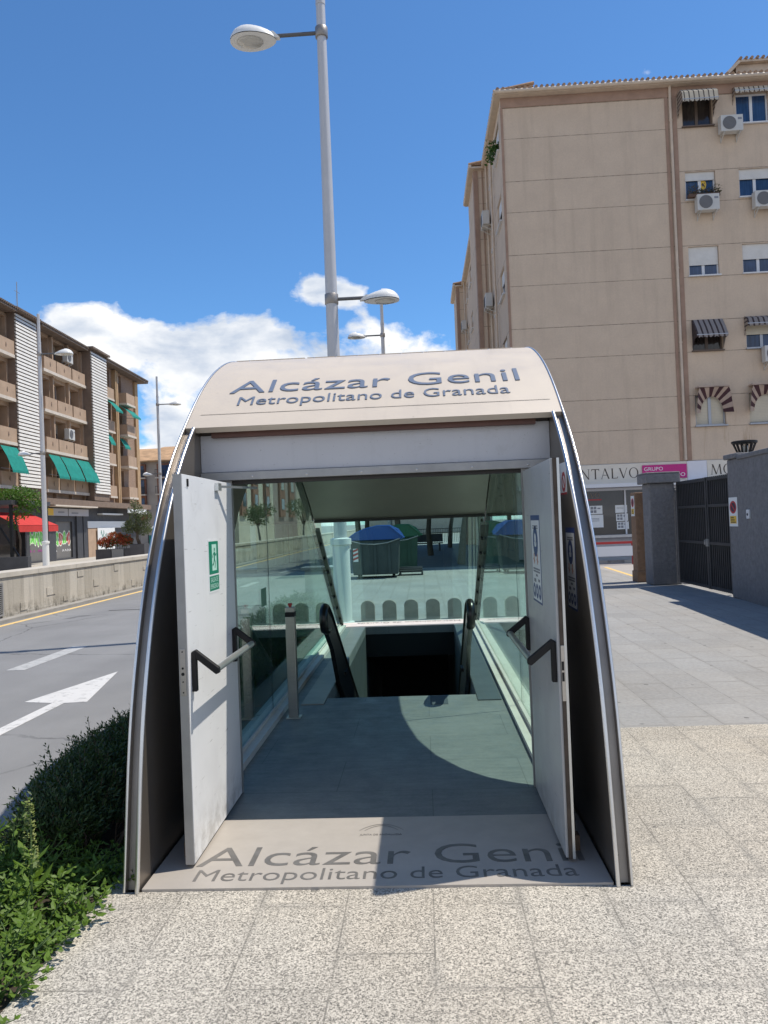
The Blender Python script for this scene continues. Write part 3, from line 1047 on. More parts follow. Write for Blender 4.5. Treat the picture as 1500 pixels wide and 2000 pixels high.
# emergency exit sign on the left door (0.22 x 0.31 m)
f = art((-1.2358, 4.310, 1.382), (0, 1, 0), (0, 0, 1), (1, 0, 0))
es = thing('exit_sign', 'green and white emergency exit sign with a running figure on the open left door', 'sign', (-1.236, 4.42, 1.382))
e = MB(); a_rect(e, f, 0, 0, .225, .312, .0012, .0012)
e.build('backing', M_swhite, es)
e = MB()
for r_ in ((.012, .108, .213, .300), (.012, .012, .213, .098)):
    a_rect(e, f, *r_, .0018)
e.build('sign_panel', M_sgreen, es)
e = MB()
a_rect(e, f, .075, .128, .170, .282, .0024)
e.build('sign_doorway', M_smint, es)
e = MB()
a_disc(e, f, .125, .252, .011, .0032)
a_line(e, f, [(.125, .238), (.120, .195)], .022, .0031)
a_line(e, f, [(.118, .232), (.094, .222), (.084, .205)], .009, .0032)
a_line(e, f, [(.130, .232), (.150, .215), (.160, .228)], .009, .0032)
a_line(e, f, [(.120, .198), (.140, .172), (.128, .142)], .012, .0032)
a_line(e, f, [(.118, .198), (.104, .168), (.080, .160)], .012, .0032)
e.build('running_figure', M_sgreen, es)
e = MB()
put_text(e, text2d('SALIDA DE', 0.04, width=.15), lambda x, y, h: f(.037 + x, .062 + y, .0024 + h), .0002)
put_text(e, text2d('EMERGENCIA', 0.04, width=.17), lambda x, y, h: f(.027 + x, .024 + y, .0024 + h), .0002)
e.build('lettering', M_smint, es)
def notice(f, label, w, h):
    n = thing('notice', label, 'sign', tuple(f(w / 2, 0, 0)), 0, 'blue-framed notices at the right door')
    e = MB(); a_rect(e, f, 0, 0, w, h, .001, .001)
    e.build('backing', M_sblue, n)
    e = MB(); a_rect(e, f, .012, .012, w - .012, h - .03, .0015)
    e.build('notice_sheet', M_swhite, n)
    e = MB()
    c = w / 2
    a_disc(e, f, c, h * .70, w * .27, .0021)
    e.build('mandatory_symbol', M_sblue, n)
    for k, q in enumerate((.2, .5, .8)):
        e = MB(); a_disc(e, f, w * q, h * .13, w * .13, .0021); e.build('mandatory_symbol', M_sblue, n)
    e = MB()
    a_disc(e, f, c, h * .735, w * .09, .0027)
    a_poly(e, f, [(c - w * .13, h * .695), (c + w * .13, h * .695), (c + w * .09, h * .64), (c - w * .09, h * .64)], .0027)
    for q in (.2, .5, .8):
        a_disc(e, f, w * q, h * .135, w * .055, .0027)
    e.build('symbol_figure', M_swhite, n)
    e = MB()
    for zf in (.845, .87):
        a_rect(e, f, w * .2, h * zf, w * .8, h * (zf + .014), .0021)
    for k in range(2):
        a_rect(e, f, w * .15, h * (.375 - k * .03), w * .88, h * (.395 - k * .03), .0021)
    a_rect(e, f, w * .42, h * .30, w * .62, h * .325, .0021)
    a_rect(e, f, w * .2, h * .23, w * .42, h * .27, .0021)
    a_rect(e, f, w * .66, h * .245, w * .84, h * .275, .0021)
    e.build('notice_print', M_sgrey, n)
    e = MB()
    for q in (.30, .66):
        a_line(e, f, [(w * q, h * .52), (w * q, h * .44)], w * .06, .0021)
        a_line(e, f, [(w * (q - .08), h * .50), (w * (q + .08), h * .47)], w * .035, .0022)
        a_disc(e, f, w * q, h * .537, w * .04, .0022)
    e.build('distance_figures', M_sorange, n)
    return n
notice(art((0.6598, 4.637, 1.252), (0, -1, 0), (0, 0, 1), (-1, 0, 0)), 'narrow white blue-framed notice on the open right door leaf', .335, .51)
notice(art((IR - .0002, 4.55, 1.213), (0, -1, 0), (0, 0, 1), (-1, 0, 0)), 'white blue-framed notice on the dark side panel behind the right door', .265, .47)
f = art((IR - .0002, 4.652, 1.878), (0, -1, 0), (0, 0, 1), (-1, 0, 0))
n = thing('prohibition_sign', 'white sticker with a red ring high on the side panel behind the right door', 'sign', tuple(f(.1, 0, 0)))
e = MB(); a_rect(e, f, 0, 0, .205, .19, .001, .001)
e.build('backing', M_swhite, n)
e = MB(); a_ring(e, f, .115, .075, .038, .06, .0016); a_line(e, f, [(.08, .11), (.15, .04)], .014, .0017); a_rect(e, f, .0, .0, .205, .012, .0016)
e.build('prohibition_symbol', M_sred, n)
# small green sticker on the left side glass
e = MB()
f = art((IL + .0075, 6.62, 1.05), (0, 1, 0), (0, 0, 1), (1, 0, 0))
a_rect(e, f, 0, 0, .22, .16, .001, .001)
e.build('glass_sticker', mat('glass sticker green', (0.16, 0.36, 0.24), 0.5), ent)
# plate on the far side, lettered for people coming the other way
e = MB()
e.box((IL, 12.87, -0.02), (IR, 13.42, 0.012))
p = e.build('rear_plate', M_sill, ent)
e = MB()
put_text(e, text2d('Metropolitano de Granada', 0.24, width=1.80), flr(0.60, 13.32, .0125, 1), .001)
e.build('operator_name', M_floorlet, p)

# ---- post with a red button inside
t = thing('button_post', 'slim square steel post with black band and red button inside the entrance', 'post', (-1.235, 6.905, 0.006))
e = MB(); e.box((-1.277, 6.863, .016), (-1.193, 6.947, 0.93)); e.build('shaft', M_steel, t, .004)
e = MB(); e.box((-1.279, 6.861, .93), (-1.191, 6.949, .97)); e.build('band', M_black, t, .002)
e = MB(); e.box((-1.277, 6.863, .97), (-1.193, 6.947, 1.015)); e.build('cap', M_steel, t, .004)
e = MB(); e.tube([(-1.235, 6.905, 1.015), (-1.235, 6.905, 1.03)], .014, 10); e.tube([(-1.235, 6.905, 1.03), (-1.235, 6.905, 1.05)], .02, 12); e.build('button', M_red, t)
e = MB(); e.box((-1.30, 6.84, .0065), (-1.17, 6.97, .016)); e.build('base_plate', M_steel, t, .002)

# ------------------------------------------------------------------ bollards behind the entrance
M_conc = mat('bollard concrete', (0.31, 0.285, 0.25), 0.8, var=0.12, vscale=7, bump=0.25, bscale=90)
first = None
for k, x in enumerate((-1.03, -0.64, -0.25, 0.14, 0.53)):
    if first is None:
        mb = MB()
        P = [(-.125, 0), (.125, 0)] + [(.125 * math.cos(a), .27 + .105 * math.sin(a)) for a in [math.pi * q / 12 for q in range(13)]]
        mb.prism([(px, -.055, pz) for px, pz in P], (0, .11, 0))
        first = mb.build('stone_bollard', M_conc, bevel=.012)
        b = first
    else:
        b = first.copy()
        COL.objects.link(b)
    b.location = (x, 13.66, -0.005)
    tag(b, 'short round-topped stone bollard behind the back glass, ' + ('leftmost of the row of five', 'second from the left', 'in the middle of the row', 'second from the right', 'rightmost of the row of five')[k], 'bollard', 'bollards behind the station entrance')

# ------------------------------------------------------------------ street lamps
def make_lamp():
    t = thing('street_lamp', 'x', 'street lamp', (0, 0, 0), 0, 'double-armed street lamps')
    e = MB(); e.lathe([(.118, 1.40), (.112, 4.5), (.095, 8.5), (.082, 11.16)], n=24)
    e.build('pole', M_pole, t)
    e = MB(); e.lathe([(.20, 0), (.20, .02), (.158, .03), (.155, 1.38), (.19, 1.40), (.19, 1.50), (.12, 1.52)], n=24)
    e.build('pole_base', M_head, t)
    e = MB(); e.lathe([(.088, 11.14), (.088, 11.24)], n=20); e.lathe([(.075, 11.24), (.07, 12.6), (.03, 12.62)], n=20)
    e.build('pole_top', M_pole, t)
    for zz, s, ks in ((10.64, -1, 1.0), (5.80, 1, .76)):
        r = .098 if zz < 8 else .09
        e = MB(); e.lathe([(r + .02, zz - .09), (r + .024, zz - .085), (r + .024, zz + .085), (r + .02, zz + .09)], n=20)
        e.build('collar', M_chan, t)
        e = MB(); e.tube([(s * r, 0, zz), (s * .85 * (ks if ks == 1 else .70), 0, zz + .0)], .034 * (.6 + .4 * ks), 10)
        e.build('lamp_arm', M_arm, t)
        # shell: a flattened egg cut flat underneath
        e = MB()
        e.sm = True
        cx, L, Wd, Hh = s * (1.245 if ks == 1 else .90), .42 * ks, .29 * ks, .235 * ks
        V, F = [], []
        nu, nv = 20, 8
        for j in range(nv + 1):
            b = math.pi / 2 * j / nv
            for i in range(nu):
                a = 2 * math.pi * i / nu
                ux = math.cos(a) * math.cos(b)
                taper = 1 - .16 * (-s * math.cos(a))
                V.append((cx + L * ux, Wd * math.sin(a) * math.cos(b) * taper, zz - .06 + Hh * math.sin(b) * (1.0 + .16 * s * math.cos(a))))
        for j in range(nv):
            for i in range(nu):
                F.append((j * nu + i, j * nu + (i + 1) % nu, (j + 1) * nu + (i + 1) % nu, (j + 1) * nu + i))
        e.add(V, F)
        e.sm = False
        e.add([(cx + (L - .0) * math.cos(2 * math.pi * i / nu), (Wd - .0) * math.sin(2 * math.pi * i / nu) * (1 + .16 * s * math.cos(2 * math.pi * i / nu)), zz - .075) for i in range(nu)], [tuple(range(nu))])
        q0 = abs(cx) - L
        e.prism([(s * (q0 - .07), -.05, zz - .05), (s * (q0 - .07), .05, zz - .05), (s * (q0 + .04), .08 * ks, zz + .05 * ks), (s * (q0 + .04), -.08 * ks, zz + .05 * ks)], (s * .08, 0, -.0))
        hd = e.build('lamp_head', M_head, t)
        e = MB(); e.lathe([(.24 * ks, -.006), (.22 * ks, -.03), (.10 * ks, -.05)], (cx + s * .06, 0, zz - .075), 18, (1, .78))
        e.build('lens', M_lens, hd)
    return t
lamp = make_lamp()
dup_lamps = [((-1.46, 13.5, 0), 'tall pale street lamp rising directly behind the station entrance', 1.8), ((-1.50, 35.7, 0), 'street lamp seen small against the clouds right of the nearest lamp pole', 1.0),
             ((-18.3, 36.0, 0), 'street lamp in front of the white louvred tower of the brick building', 0.5), ((-18.1, 52.0, 0), 'street lamp at the far corner of the brick building', 0.3)]
for i, (loc, lab, rz) in enumerate(dup_lamps):
    if i == 0:
        lamp.location = loc; lamp['label'] = lab
    else:
        dup(lamp, loc, rad(0), lab)
        # the left row faces the carriageway the other way round
for o in list(COL.objects):
    if o.name.startswith('street_lamp') and o.location.x < -10:
        o.rotation_euler = (0, 0, rad(180))

# ------------------------------------------------------------------ walls with openings, windows
def wall_panel(mb, u0, u1, z0, z1, holes, y=0.0, depth=.16):
    us = sorted({u0, u1} | {h[0] for h in holes} | {h[1] for h in holes})
    zs = sorted({z0, z1} | {h[2] for h in holes} | {h[3] for h in holes})
    for a, b in zip(us[:-1], us[1:]):
        for c, d in zip(zs[:-1], zs[1:]):
            mu, mz = (a + b) / 2, (c + d) / 2
            if any(h[0] < mu < h[1] and h[2] < mz < h[3] for h in holes):
                continue
            mb.quad((a, y, c), (b, y, c), (b, y, d), (a, y, d))
    for (a, b, c, d) in holes:
        yb = y + depth
        mb.quad((a, y, c), (a, yb, c), (a, yb, d), (a, y, d))
        mb.quad((b, y, c), (b, y, d), (b, yb, d), (b, yb, c))
        mb.quad((a, y, d), (a, yb, d), (b, yb, d), (b, y, d))
        mb.quad((a, y, c), (b, y, c), (b, yb, c), (a, yb, c))
def m_pane(name, col, rough=0.08):
    g = NT(name)
    c = g.map(g.noise(1.1, 3), 0.35, 0.65)
    base = g.mix(c, col, tuple(q * 0.45 for q in col))
    fo = g.map(g.noise(14, 2, vec=g.comb(g.math('MULTIPLY', g.x, 1.0), g.math('MULTIPLY', g.y, 1.0), g.math('MULTIPLY', g.z, .05))), 0.45, 0.7, 0, 0.25)
    base = g.mix(fo, base, tuple(min(1, q * 2.2 + .02) for q in col))
    g.b.inputs['Specular IOR Level'].default_value = 0.5
    g.b.inputs['Coat Weight'].default_value = 0.2
    g.b.inputs['Coat Roughness'].default_value = 0.02
    return g.out(base, rough)
M_pane = m_pane('window pane', (0.028, 0.065, 0.15))  # blue of the reflected sky put into the pane colour
M_paned = m_pane('dark window pane', (0.035, 0.028, 0.026))
M_frame = mat('white window frame', (0.70, 0.71, 0.73), 0.45)
M_framealu = mat('aluminium window frame', (0.40, 0.42, 0.46), 0.4, 0.4)
M_framebr = mat('brown window frame', (0.12, 0.085, 0.065), 0.5)
def m_shutter(name, col, period=.05):
    g = NT(name)
    w = g.math('FRACT', g.math('DIVIDE', g.z, period))
    l = g.math('LESS_THAN', w, 0.12)
    base = g.mix(g.math('MULTIPLY', l, 0.45), col, tuple(c * .4 for c in col))
    d = g.map(g.noise(3, 4), 0.4, 0.75, 0, .18)
    base = g.mix(d, base, (0.3, 0.27, 0.22))
    g.bump(w, 0.25, 0.01)
    return g.out(base, 0.5)
M_shut = m_shutter('white roller shutter', (0.70, 0.68, 0.64))
M_shutc = m_shutter('cream roller shutter', (0.60, 0.54, 0.42), 0.06)
M_shutd = m_shutter('grey roller shutter', (0.17, 0.165, 0.16), 0.09)
def window(par, T, u0, u1, z0, z1, yb, frame=M_frame, pane=M_pane, shut=0.0, shm=M_shut, leaves=2, name='window', sill=True):
    fw = .055
    e = MB(T)
    for (a, b, c, d) in ((u0, u0 + fw, z0, z1), (u1 - fw, u1, z0, z1), (u0 + fw, u1 - fw, z0, z0 + fw), (u0 + fw, u1 - fw, z1 - fw, z1)):
        e.box((a, yb - .05, c), (b, yb, d))
    for k in range(1, leaves):
        c = u0 + (u1 - u0) * k / leaves
        e.box((c - .055, yb - .045, z0 + fw), (c + .055, yb, z1 - fw))
    if sill:
        e.box((u0 - .04, yb - .26, z0 - .045), (u1 + .04, yb - .052, z0 - .002))
    w = e.build(name, frame, par)
    e = MB(T)
    e.box((u0 + fw, yb - .012, z0 + fw), (u1 - fw, yb - .002, z1 - fw))
    e.build('pane', pane, w)
    if shut > 0:
        zb = z1 - (z1 - z0) * shut
        e = MB(T)
        e.box((u0 + .012, yb - .085, zb), (u1 - .012, yb - .055, z1 - .002))
        e.build('shutter', shm, w)
    return w

# ------------------------------------------------------------------ right apartment building (facade y = 30)
def m_stucco():
    g = NT('beige stucco')
    base = g.mix(g.map(g.noise(1.1, 8, 0.7), 0.3, 0.7), (0.68, 0.54, 0.405), (0.59, 0.465, 0.35))
    base = g.mix(g.map(g.noise(16, 4, 0.7), 0.4, 0.7, 0, 0.3), base, (0.46, 0.36, 0.265))
    stv = g.comb(g.math('MULTIPLY', g.x, 1.6), g.math('MULTIPLY', g.y, 1.6), g.math('MULTIPLY', g.z, 0.14))
    base = g.mix(g.map(g.noise(1.4, 6, 0.65, vec=stv), 0.52, 0.78, 0, 0.34), base, (0.36, 0.28, 0.205))
    base = g.mix(g.math('MULTIPLY', g.map(g.noise(2.6, 5, 0.65, vec=stv), 0.57, 0.72), g.math('MULTIPLY', g.map(g.z, 9.0, 4.5), g.map(g.x, 10.3, 12.5, .12, .8))), base, (0.36, 0.23, 0.125))
    q = g.math('FRACT', g.math('DIVIDE', g.math('SUBTRACT', g.z, 5.0 - 29.3), 2.93))
    l1 = g.math('LESS_THAN', q, 0.009)
    l2 = g.math('LESS_THAN', g.math('ABSOLUTE', g.math('SUBTRACT', q, 0.4245)), 0.0055)
    ln = g.math('MULTIPLY', g.math('MAXIMUM', l1, l2), g.map(g.noise(5, 3), 0.3, 0.6, 0.3, 0.75))
    base = g.mix(ln, base, (0.20, 0.15, 0.11))
    g.bump(g.math('SUBTRACT', g.noise(45, 4), g.math('MULTIPLY', ln, 1.5)), 0.35, 0.02)
    return g.out(base, 0.9)
M_stucco = m_stucco()
M_band = mat('brown render band', (0.36, 0.235, 0.17), 0.85, var=0.14, vscale=2, bump=0.2)
M_gutter = mat('cream gutter', (0.60, 0.49, 0.38), 0.55, var=0.12, vscale=2.5)
M_tile = mat('roof tile clay', (0.36, 0.235, 0.15), 0.85, var=0.3, vscale=2.6, bump=0.3, bscale=20)
M_tiled = mat('dark roof tile', (0.16, 0.12, 0.095), 0.85, var=0.3, vscale=4)
apt = thing('apartment_building', 'tall beige stuccoed apartment building with brown bands, behind the grey wall and gate', 'building', (12, 36, 0))
FY = 30.0
TF = lambda p: Vector((p.x, FY + p.y, p.z))
rows = [(5.06, 6.24), (7.99, 9.17), (10.92, 12.06), (13.88 + .02, 15.0), (16.78, 17.95)]
cols = [(10.80, 11.96), (12.86, 14.10), (16.4, 17.6), (18.6, 19.8), (22.0, 23.2)]
holes = [(a, b, c, d) for (c, d) in rows for (a, b) in cols]
shop_hole = (3.95, 10.05, 0.95, 2.78)
shop_hole2 = (10.6, 25.0, 0.95, 2.78)
e = MB(TF)
wall_panel(e, 3.75, 26, 3.72, 18.36, holes)
T_side = lambda X0: (lambda p: Vector((X0 + p.y, p.x, p.z)))
side_holes = []
for (c, d) in rows:
    side_holes += [(30.9, 32.4, c, d), (33.9, 34.6, c, d)]
e.T = T_side(3.75)
wall_panel(e, FY, 36, 0, 18.36, side_holes)
e.T = T_side(3.75)
wall_panel(e, 40, 54, 0, 18.36, [(a, b, c, d) for (c, d) in rows for (a, b) in ((41.0, 42.4), (45, 46.4), (48, 49.4), (51.5, 52.6))])
for ya, yb in ((36, 40), (54, 58)):
    e.T = T_side(3.12)
    wall_panel(e, ya, yb, 0, 18.36, [])
    e.T = None
    e.quad((3.12, ya, 0), (3.75, ya, 0), (3.75, ya, 18.36), (3.12, ya, 18.36))
    e.quad((3.12, yb, 0), (3.75, yb, 0), (3.75, yb, 18.36), (3.12, yb, 18.36))
e.T = None
e.quad((3.75, 58, 0), (26, 58, 0), (26, 58, 18.36), (3.75, 58, 18.36))
e.quad((26, 30, 0), (26, 58, 0), (26, 58, 18.36), (26, 30, 18.36))
e.build('wall', M_stucco, apt)
# brown bands, 3 mm proud and butted
e = MB(TF)
for T_, a_, b_ in ((TF, (3.75, -.03, 17.98), (26, -.002, 18.36)), (TF, (10.13, -.028, 3.73), (10.245, -.002, 17.978)), (TF, (10.41, -.028, 3.73), (10.58, -.002, 17.978)), (TF, (3.73, -.028, 3.73), (3.83, -.002, 17.978)),
                   (T_side(3.12), (36.0, -.03, 0), (36.5, -.003, 18.3)), (T_side(3.12), (54, -.03, 0), (54.5, -.003, 18.3)), (None, (3.09, 35.97, 0), (3.30, 35.998, 18.3)), (None, (3.09, 53.97, 0), (3.30, 53.998, 18.3)), (None, (3.48, 35.97, 0), (3.53, 35.998, 18.3))):
    e = MB(T_); e.box(a_, b_); e.build('brown_band', M_band, apt)
# eaves
e = MB()
e.box((3.55, 29.70, 18.365), (26.3, 58.2, 18.44))
e.box((2.95, 35.8, 18.362), (3.549, 40.2, 18.44))
e.box((2.95, 53.8, 18.362), (3.549, 58.2, 18.44))
e.build('eaves', M_gutter, apt)
e = MB()
for a_, b_ in (((3.5, 29.66), (26.3, 29.66)), ((3.53, 29.66), (3.53, 35.8)), ((2.93, 35.76), (2.93, 40.2)), ((3.53, 40.2), (3.53, 53.8)), ((2.93, 53.76), (2.93, 58.2))):
    e.tube([(*a_, 18.46), (*b_, 18.46)], .075, 10)
e.build('gutter', M_gutter, apt)
e = MB()
e.prism([(3.5, 29.66, 18.50), (26.3, 29.66, 18.50), (26.3, 58.2, 18.50), (3.5, 58.2, 18.50)], (0, 0, .02))
e.prism([(2.91, 35.8, 18.50), (3.495, 35.8, 18.50), (3.495, 40.2, 18.50), (2.91, 40.2, 18.50)], (0, 0, .02))
e.prism([(2.91, 53.8, 18.50), (3.495, 53.8, 18.50), (3.495, 58.2, 18.50), (2.91, 58.2, 18.50)], (0, 0, .02))
x = 3.62
while x < 26:
    e.tube([(x, 29.60, 18.55), (x, 33.5, 18.55 + min(.74, .25 * (x - 3.5)))], .065, 7)
    x += .215
y = 29.8
while y < 58:
    X0 = 2.87 if (35.8 < y < 40.2 or y > 53.8) else 3.47
    e.tube([(X0, y, 18.55), (X0 + 1.6, y, 18.8)], .065, 6)
    y += .24
e.prism([(3.52, 29.68, 18.522), (26, 29.68, 18.522), (26, 36, 19.5), (9.0, 36, 19.5)], (0, 0, .01))
e.build('roof', M_tile, apt)
e = MB()
e.box((13.0, 30.15, 18.6), (26, 35, 19.16))
e.prism([(12.45, 29.95, 18.72), (13.05, 29.95, 19.26), (26.2, 29.95, 19.26), (26.2, 29.95, 19.17), (13.1, 29.95, 19.17), (12.62, 29.95, 18.70)], (0, 3.8, 0))
pt = e.build('attic', M_gutter, apt)
e = MB()
x = 13.1
while x < 26:
    e.tube([(x, 29.88, 19.29), (x, 32, 19.5)], .06, 6)
    x += .215
e.build('attic_tiles', M_tile, pt)
# drainpipe
e = MB()
e.tube([(10.328, 29.88, 18.45), (10.328, 29.93, 18.2), (10.328, 29.93, 3.75)], .055, 10)
dp = e.build('drainpipe', M_gutter, apt)
for zz in (5.4, 8.3, 11.2, 14.2, 17.0):
    e = MB(); e.lathe([(.07, zz), (.07, zz + .06)], (10.328, 29.93, 0), 10)
    e.build('pipe_clip', M_gutter, dp)
for x, y in ((3.62, 33.3), (3.66, 35.7), (3.6, 44.0), (3.6, 53.0)):
    e = MB(); e.tube([(x, y, 18.4), (x, y, .1)], .05, 8)
    e.build('drainpipe', M_gutter, apt)
shs = {(0, 0): (.0, M_shutc), (0, 1): (.95, M_shutc), (1, 0): (.0, M_shut), (1, 1): (.55, M_shutc), (2, 0): (.63, M_shut), (2, 1): (.52, M_shut), (3, 0): (.30, M_shut), (3, 1): (.36, M_shut), (4, 0): (0, M_shut), (4, 1): (0, M_shut)}
for r_, (c, d) in enumerate(rows):
    for k, (a, b) in enumerate(cols):
        s, sm = shs.get((r_, k), (.4, M_shut))
        fr = M_framealu if r_ == 0 or (r_ == 1 and k == 1) else M_framebr if (r_ in (1, 4) and k == 0) else M_frame
        pn = M_paned if (r_ in (1, 4) and k == 0) else M_shutc if (r_ == 0 and k == 0) else M_pane
        window(apt, TF, a + .002, b - .002, c + .002, d - .002, .155, fr, pn, s, sm)
for (c, d) in rows:
    window(apt, T_side(3.75), 30.902, 32.398, c + .002, d - .002, .155, M_frame, M_pane, .45, M_shut)
    window(apt, T_side(3.75), 33.902, 34.598, c + .002, d - .002, .155, M_frame, M_pane, 0, M_shut, 1)
    for (a, b) in ((41.0, 42.4), (45, 46.4), (48, 49.4), (51.5, 52.6)):
        window(apt, T_side(3.75), a + .002, b - .002, c + .002, d - .002, .155, M_frame, M_pane, .4, M_shut)
# awnings
def m_stripe(name, a, b, axis, period, frac=.3, off=0.0, glow=.2):
    g = NT(name)
    v = {'x': g.x, 'y': g.y, 'z': g.z}[axis]
    q = g.math('FRACT', g.math('DIVIDE', g.math('ADD', v, off + 50.0), period))
    s = g.math('LESS_THAN', q, frac)
    base = g.mix(s, a, b)
    base = g.mix(g.map(g.noise(6, 4), 0.4, 0.7, 0, .25), base, tuple(c * .6 for c in a))
    tl = g.n('ShaderNodeBsdfTranslucent')
    g.put(tl.inputs[0], base)
    ms_ = g.n('ShaderNodeMixShader')
    ms_.inputs[0].default_value = glow
    g.t.links.new(g.b.outputs[0], ms_.inputs[1])
    g.t.links.new(tl.outputs[0], ms_.inputs[2])
    g.t.links.new(ms_.outputs[0], g.t.nodes['Material Output'].inputs[0])
    return g.out(base, 0.85)
M_aw1 = m_stripe('awning cream with dark stripes', (0.80, 0.73, 0.60), (0.075, 0.055, 0.05), 'x', .185, .22, glow=.45)
M_aw2 = m_stripe('awning grey with dark stripes', (0.34, 0.30, 0.28), (0.055, 0.035, 0.035), 'x', .20, .34)
M_aw3 = m_stripe('awning faded with dark stripes', (0.46, 0.36, 0.29), (0.065, 0.03, 0.035), 'x', .19, .34)
M_aw3z = m_stripe('awning side stripes', (0.46, 0.36, 0.29), (0.065, 0.03, 0.035), 'z', .17, .36)
M_aw1z = m_stripe('awning cheek stripes', (0.40, 0.33, 0.27), (0.075, 0.05, 0.045), 'z', .15, .35)
def awning(T, u0, u1, zt, prof, m, ms, label, val=.12, cheeks=True):
    """prof: list of (outward, drop) from the top of the cloth"""
    e = MB(T)
    th = .012
    for (o0, d0), (o1, d1) in zip(prof[:-1], prof[1:]):
        e.add([(u0, -o0, zt - d0), (u1, -o0, zt - d0), (u1, -o1, zt - d1), (u0, -o1, zt - d1), (u0, -o0, zt - d0 - th), (u1, -o0, zt - d0 - th), (u1, -o1, zt - d1 - th), (u0, -o1, zt - d1 - th)], [(0, 1, 2, 3), (4, 7, 6, 5)])
    ol, dl = prof[-1]
    n = max(6, int((u1 - u0) / .14))
    for k in range(n):
        a, b = u0 + (u1 - u0) * k / n, u0 + (u1 - u0) * (k + 1) / n
        c = (a + b) / 2
        e.add([(a, -ol, zt - dl), (b, -ol, zt - dl), (b, -ol - .004, zt - dl - val * .6), (c, -ol - .004, zt - dl - val), (a, -ol - .004, zt - dl - val * .6)], [(0, 1, 2, 3, 4)])
    w = e.build('awning', m, apt)
    w['label'] = label
    if cheeks:
        for u in (u0 + .003, u1 - .003):
            e = MB(T)
            P = [(u, -.005, zt - prof[0][1])] + [(u, -o, zt - d) for o, d in prof] + [(u, -ol, zt - dl - val * .6), (u, -ol * .45, zt - dl - .10), (u, -.005, zt - dl - .45)]
            e.prism(P, (.006, 0, 0))
            e.build('awning_cheek', ms, w)
    e = MB(T)
    e.bar((u0, -ol + .01, zt - dl), (u1, -ol + .01, zt - dl), .03, .03)
    e.build('awning_rail', M_framealu, w)
    return w
awning(TF, 10.62, 11.98, 18.10, [(.01, .0), (.34, .05), (.55, .22), (.62, .55)], M_aw1, M_aw1z, 'cream dark-striped dome awning, top left window')
awning(TF, 12.74, 14.2, 18.16, [(.01, .0), (.20, .06), (.28, .22)], M_aw1, M_aw1z, 'pulled-back striped awning, top right window')
awning(TF, 10.80, 11.98, 9.19, [(.01, .0), (.30, .36), (.52, .70)], M_aw2, M_aw2, 'grey dark-striped dropped awning, second row')
awning(TF, 12.80, 14.2, 9.22, [(.01, .0), (.22, .10), (.34, .34)], M_aw2, M_aw1z, 'short striped awning, second row right')
def arch_awning(u0, u1, zt, label):
    """fan-shaped striped awning with an arched opening"""
    w, n = u1 - u0, 16
    c = (u0 + u1) / 2
    e = MB(TF)
    e.box((u0 + .05, -.36, zt), (u1 - .05, -.004, zt + .05))
    o, i_ = [], []
    for k in range(n + 1):
        a = math.pi * k / n
        i_.append((c - math.cos(a) * w * .335, -.03, zt - .95 + math.sin(a) * .62))
        t_ = k / n
        if t_ < .3:
            o.append((u0 - .07 + .12 * t_ / .3, -.36, zt - 1.0 + (t_ / .3) * .98))
        elif t_ > .7:
            o.append((u1 + .07 - .12 * (1 - t_) / .3, -.36, zt - .02 - ((t_ - .7) / .3) * .98))
        else:
            o.append((u0 + .05 + (w - .1) * (t_ - .3) / .4, -.36, zt - .02))
    for k in range(n):
        e.mi = 1 if k % 2 else 0
        a0, a1, b0, b1 = o[k], o[k + 1], i_[k], i_[k + 1]
        for q in range(2):
            m0 = lambda A, B, f: tuple(A[j] + (B[j] - A[j]) * f for j in range(3))
            f0, f1 = (0, .62) if q == 0 else (.62, 1)
            e.quad(m0(a0, b0, f0), m0(a1, b1, f0), m0(a1, b1, f1), m0(a0, b0, f1))
    wd = e.build('awning', [mat('faded awning cloth', (0.47, 0.36, 0.29), .85, var=.15), mat('dark awning stripe', (0.07, 0.03, 0.036), .85, var=.2)], apt)
    wd['label'] = label
    return wd
arch_awning(10.78, 12.06, 6.50, 'arched striped awning, lowest row left')
arch_awning(12.80, 14.2, 6.50, 'arched striped awning, lowest row right')
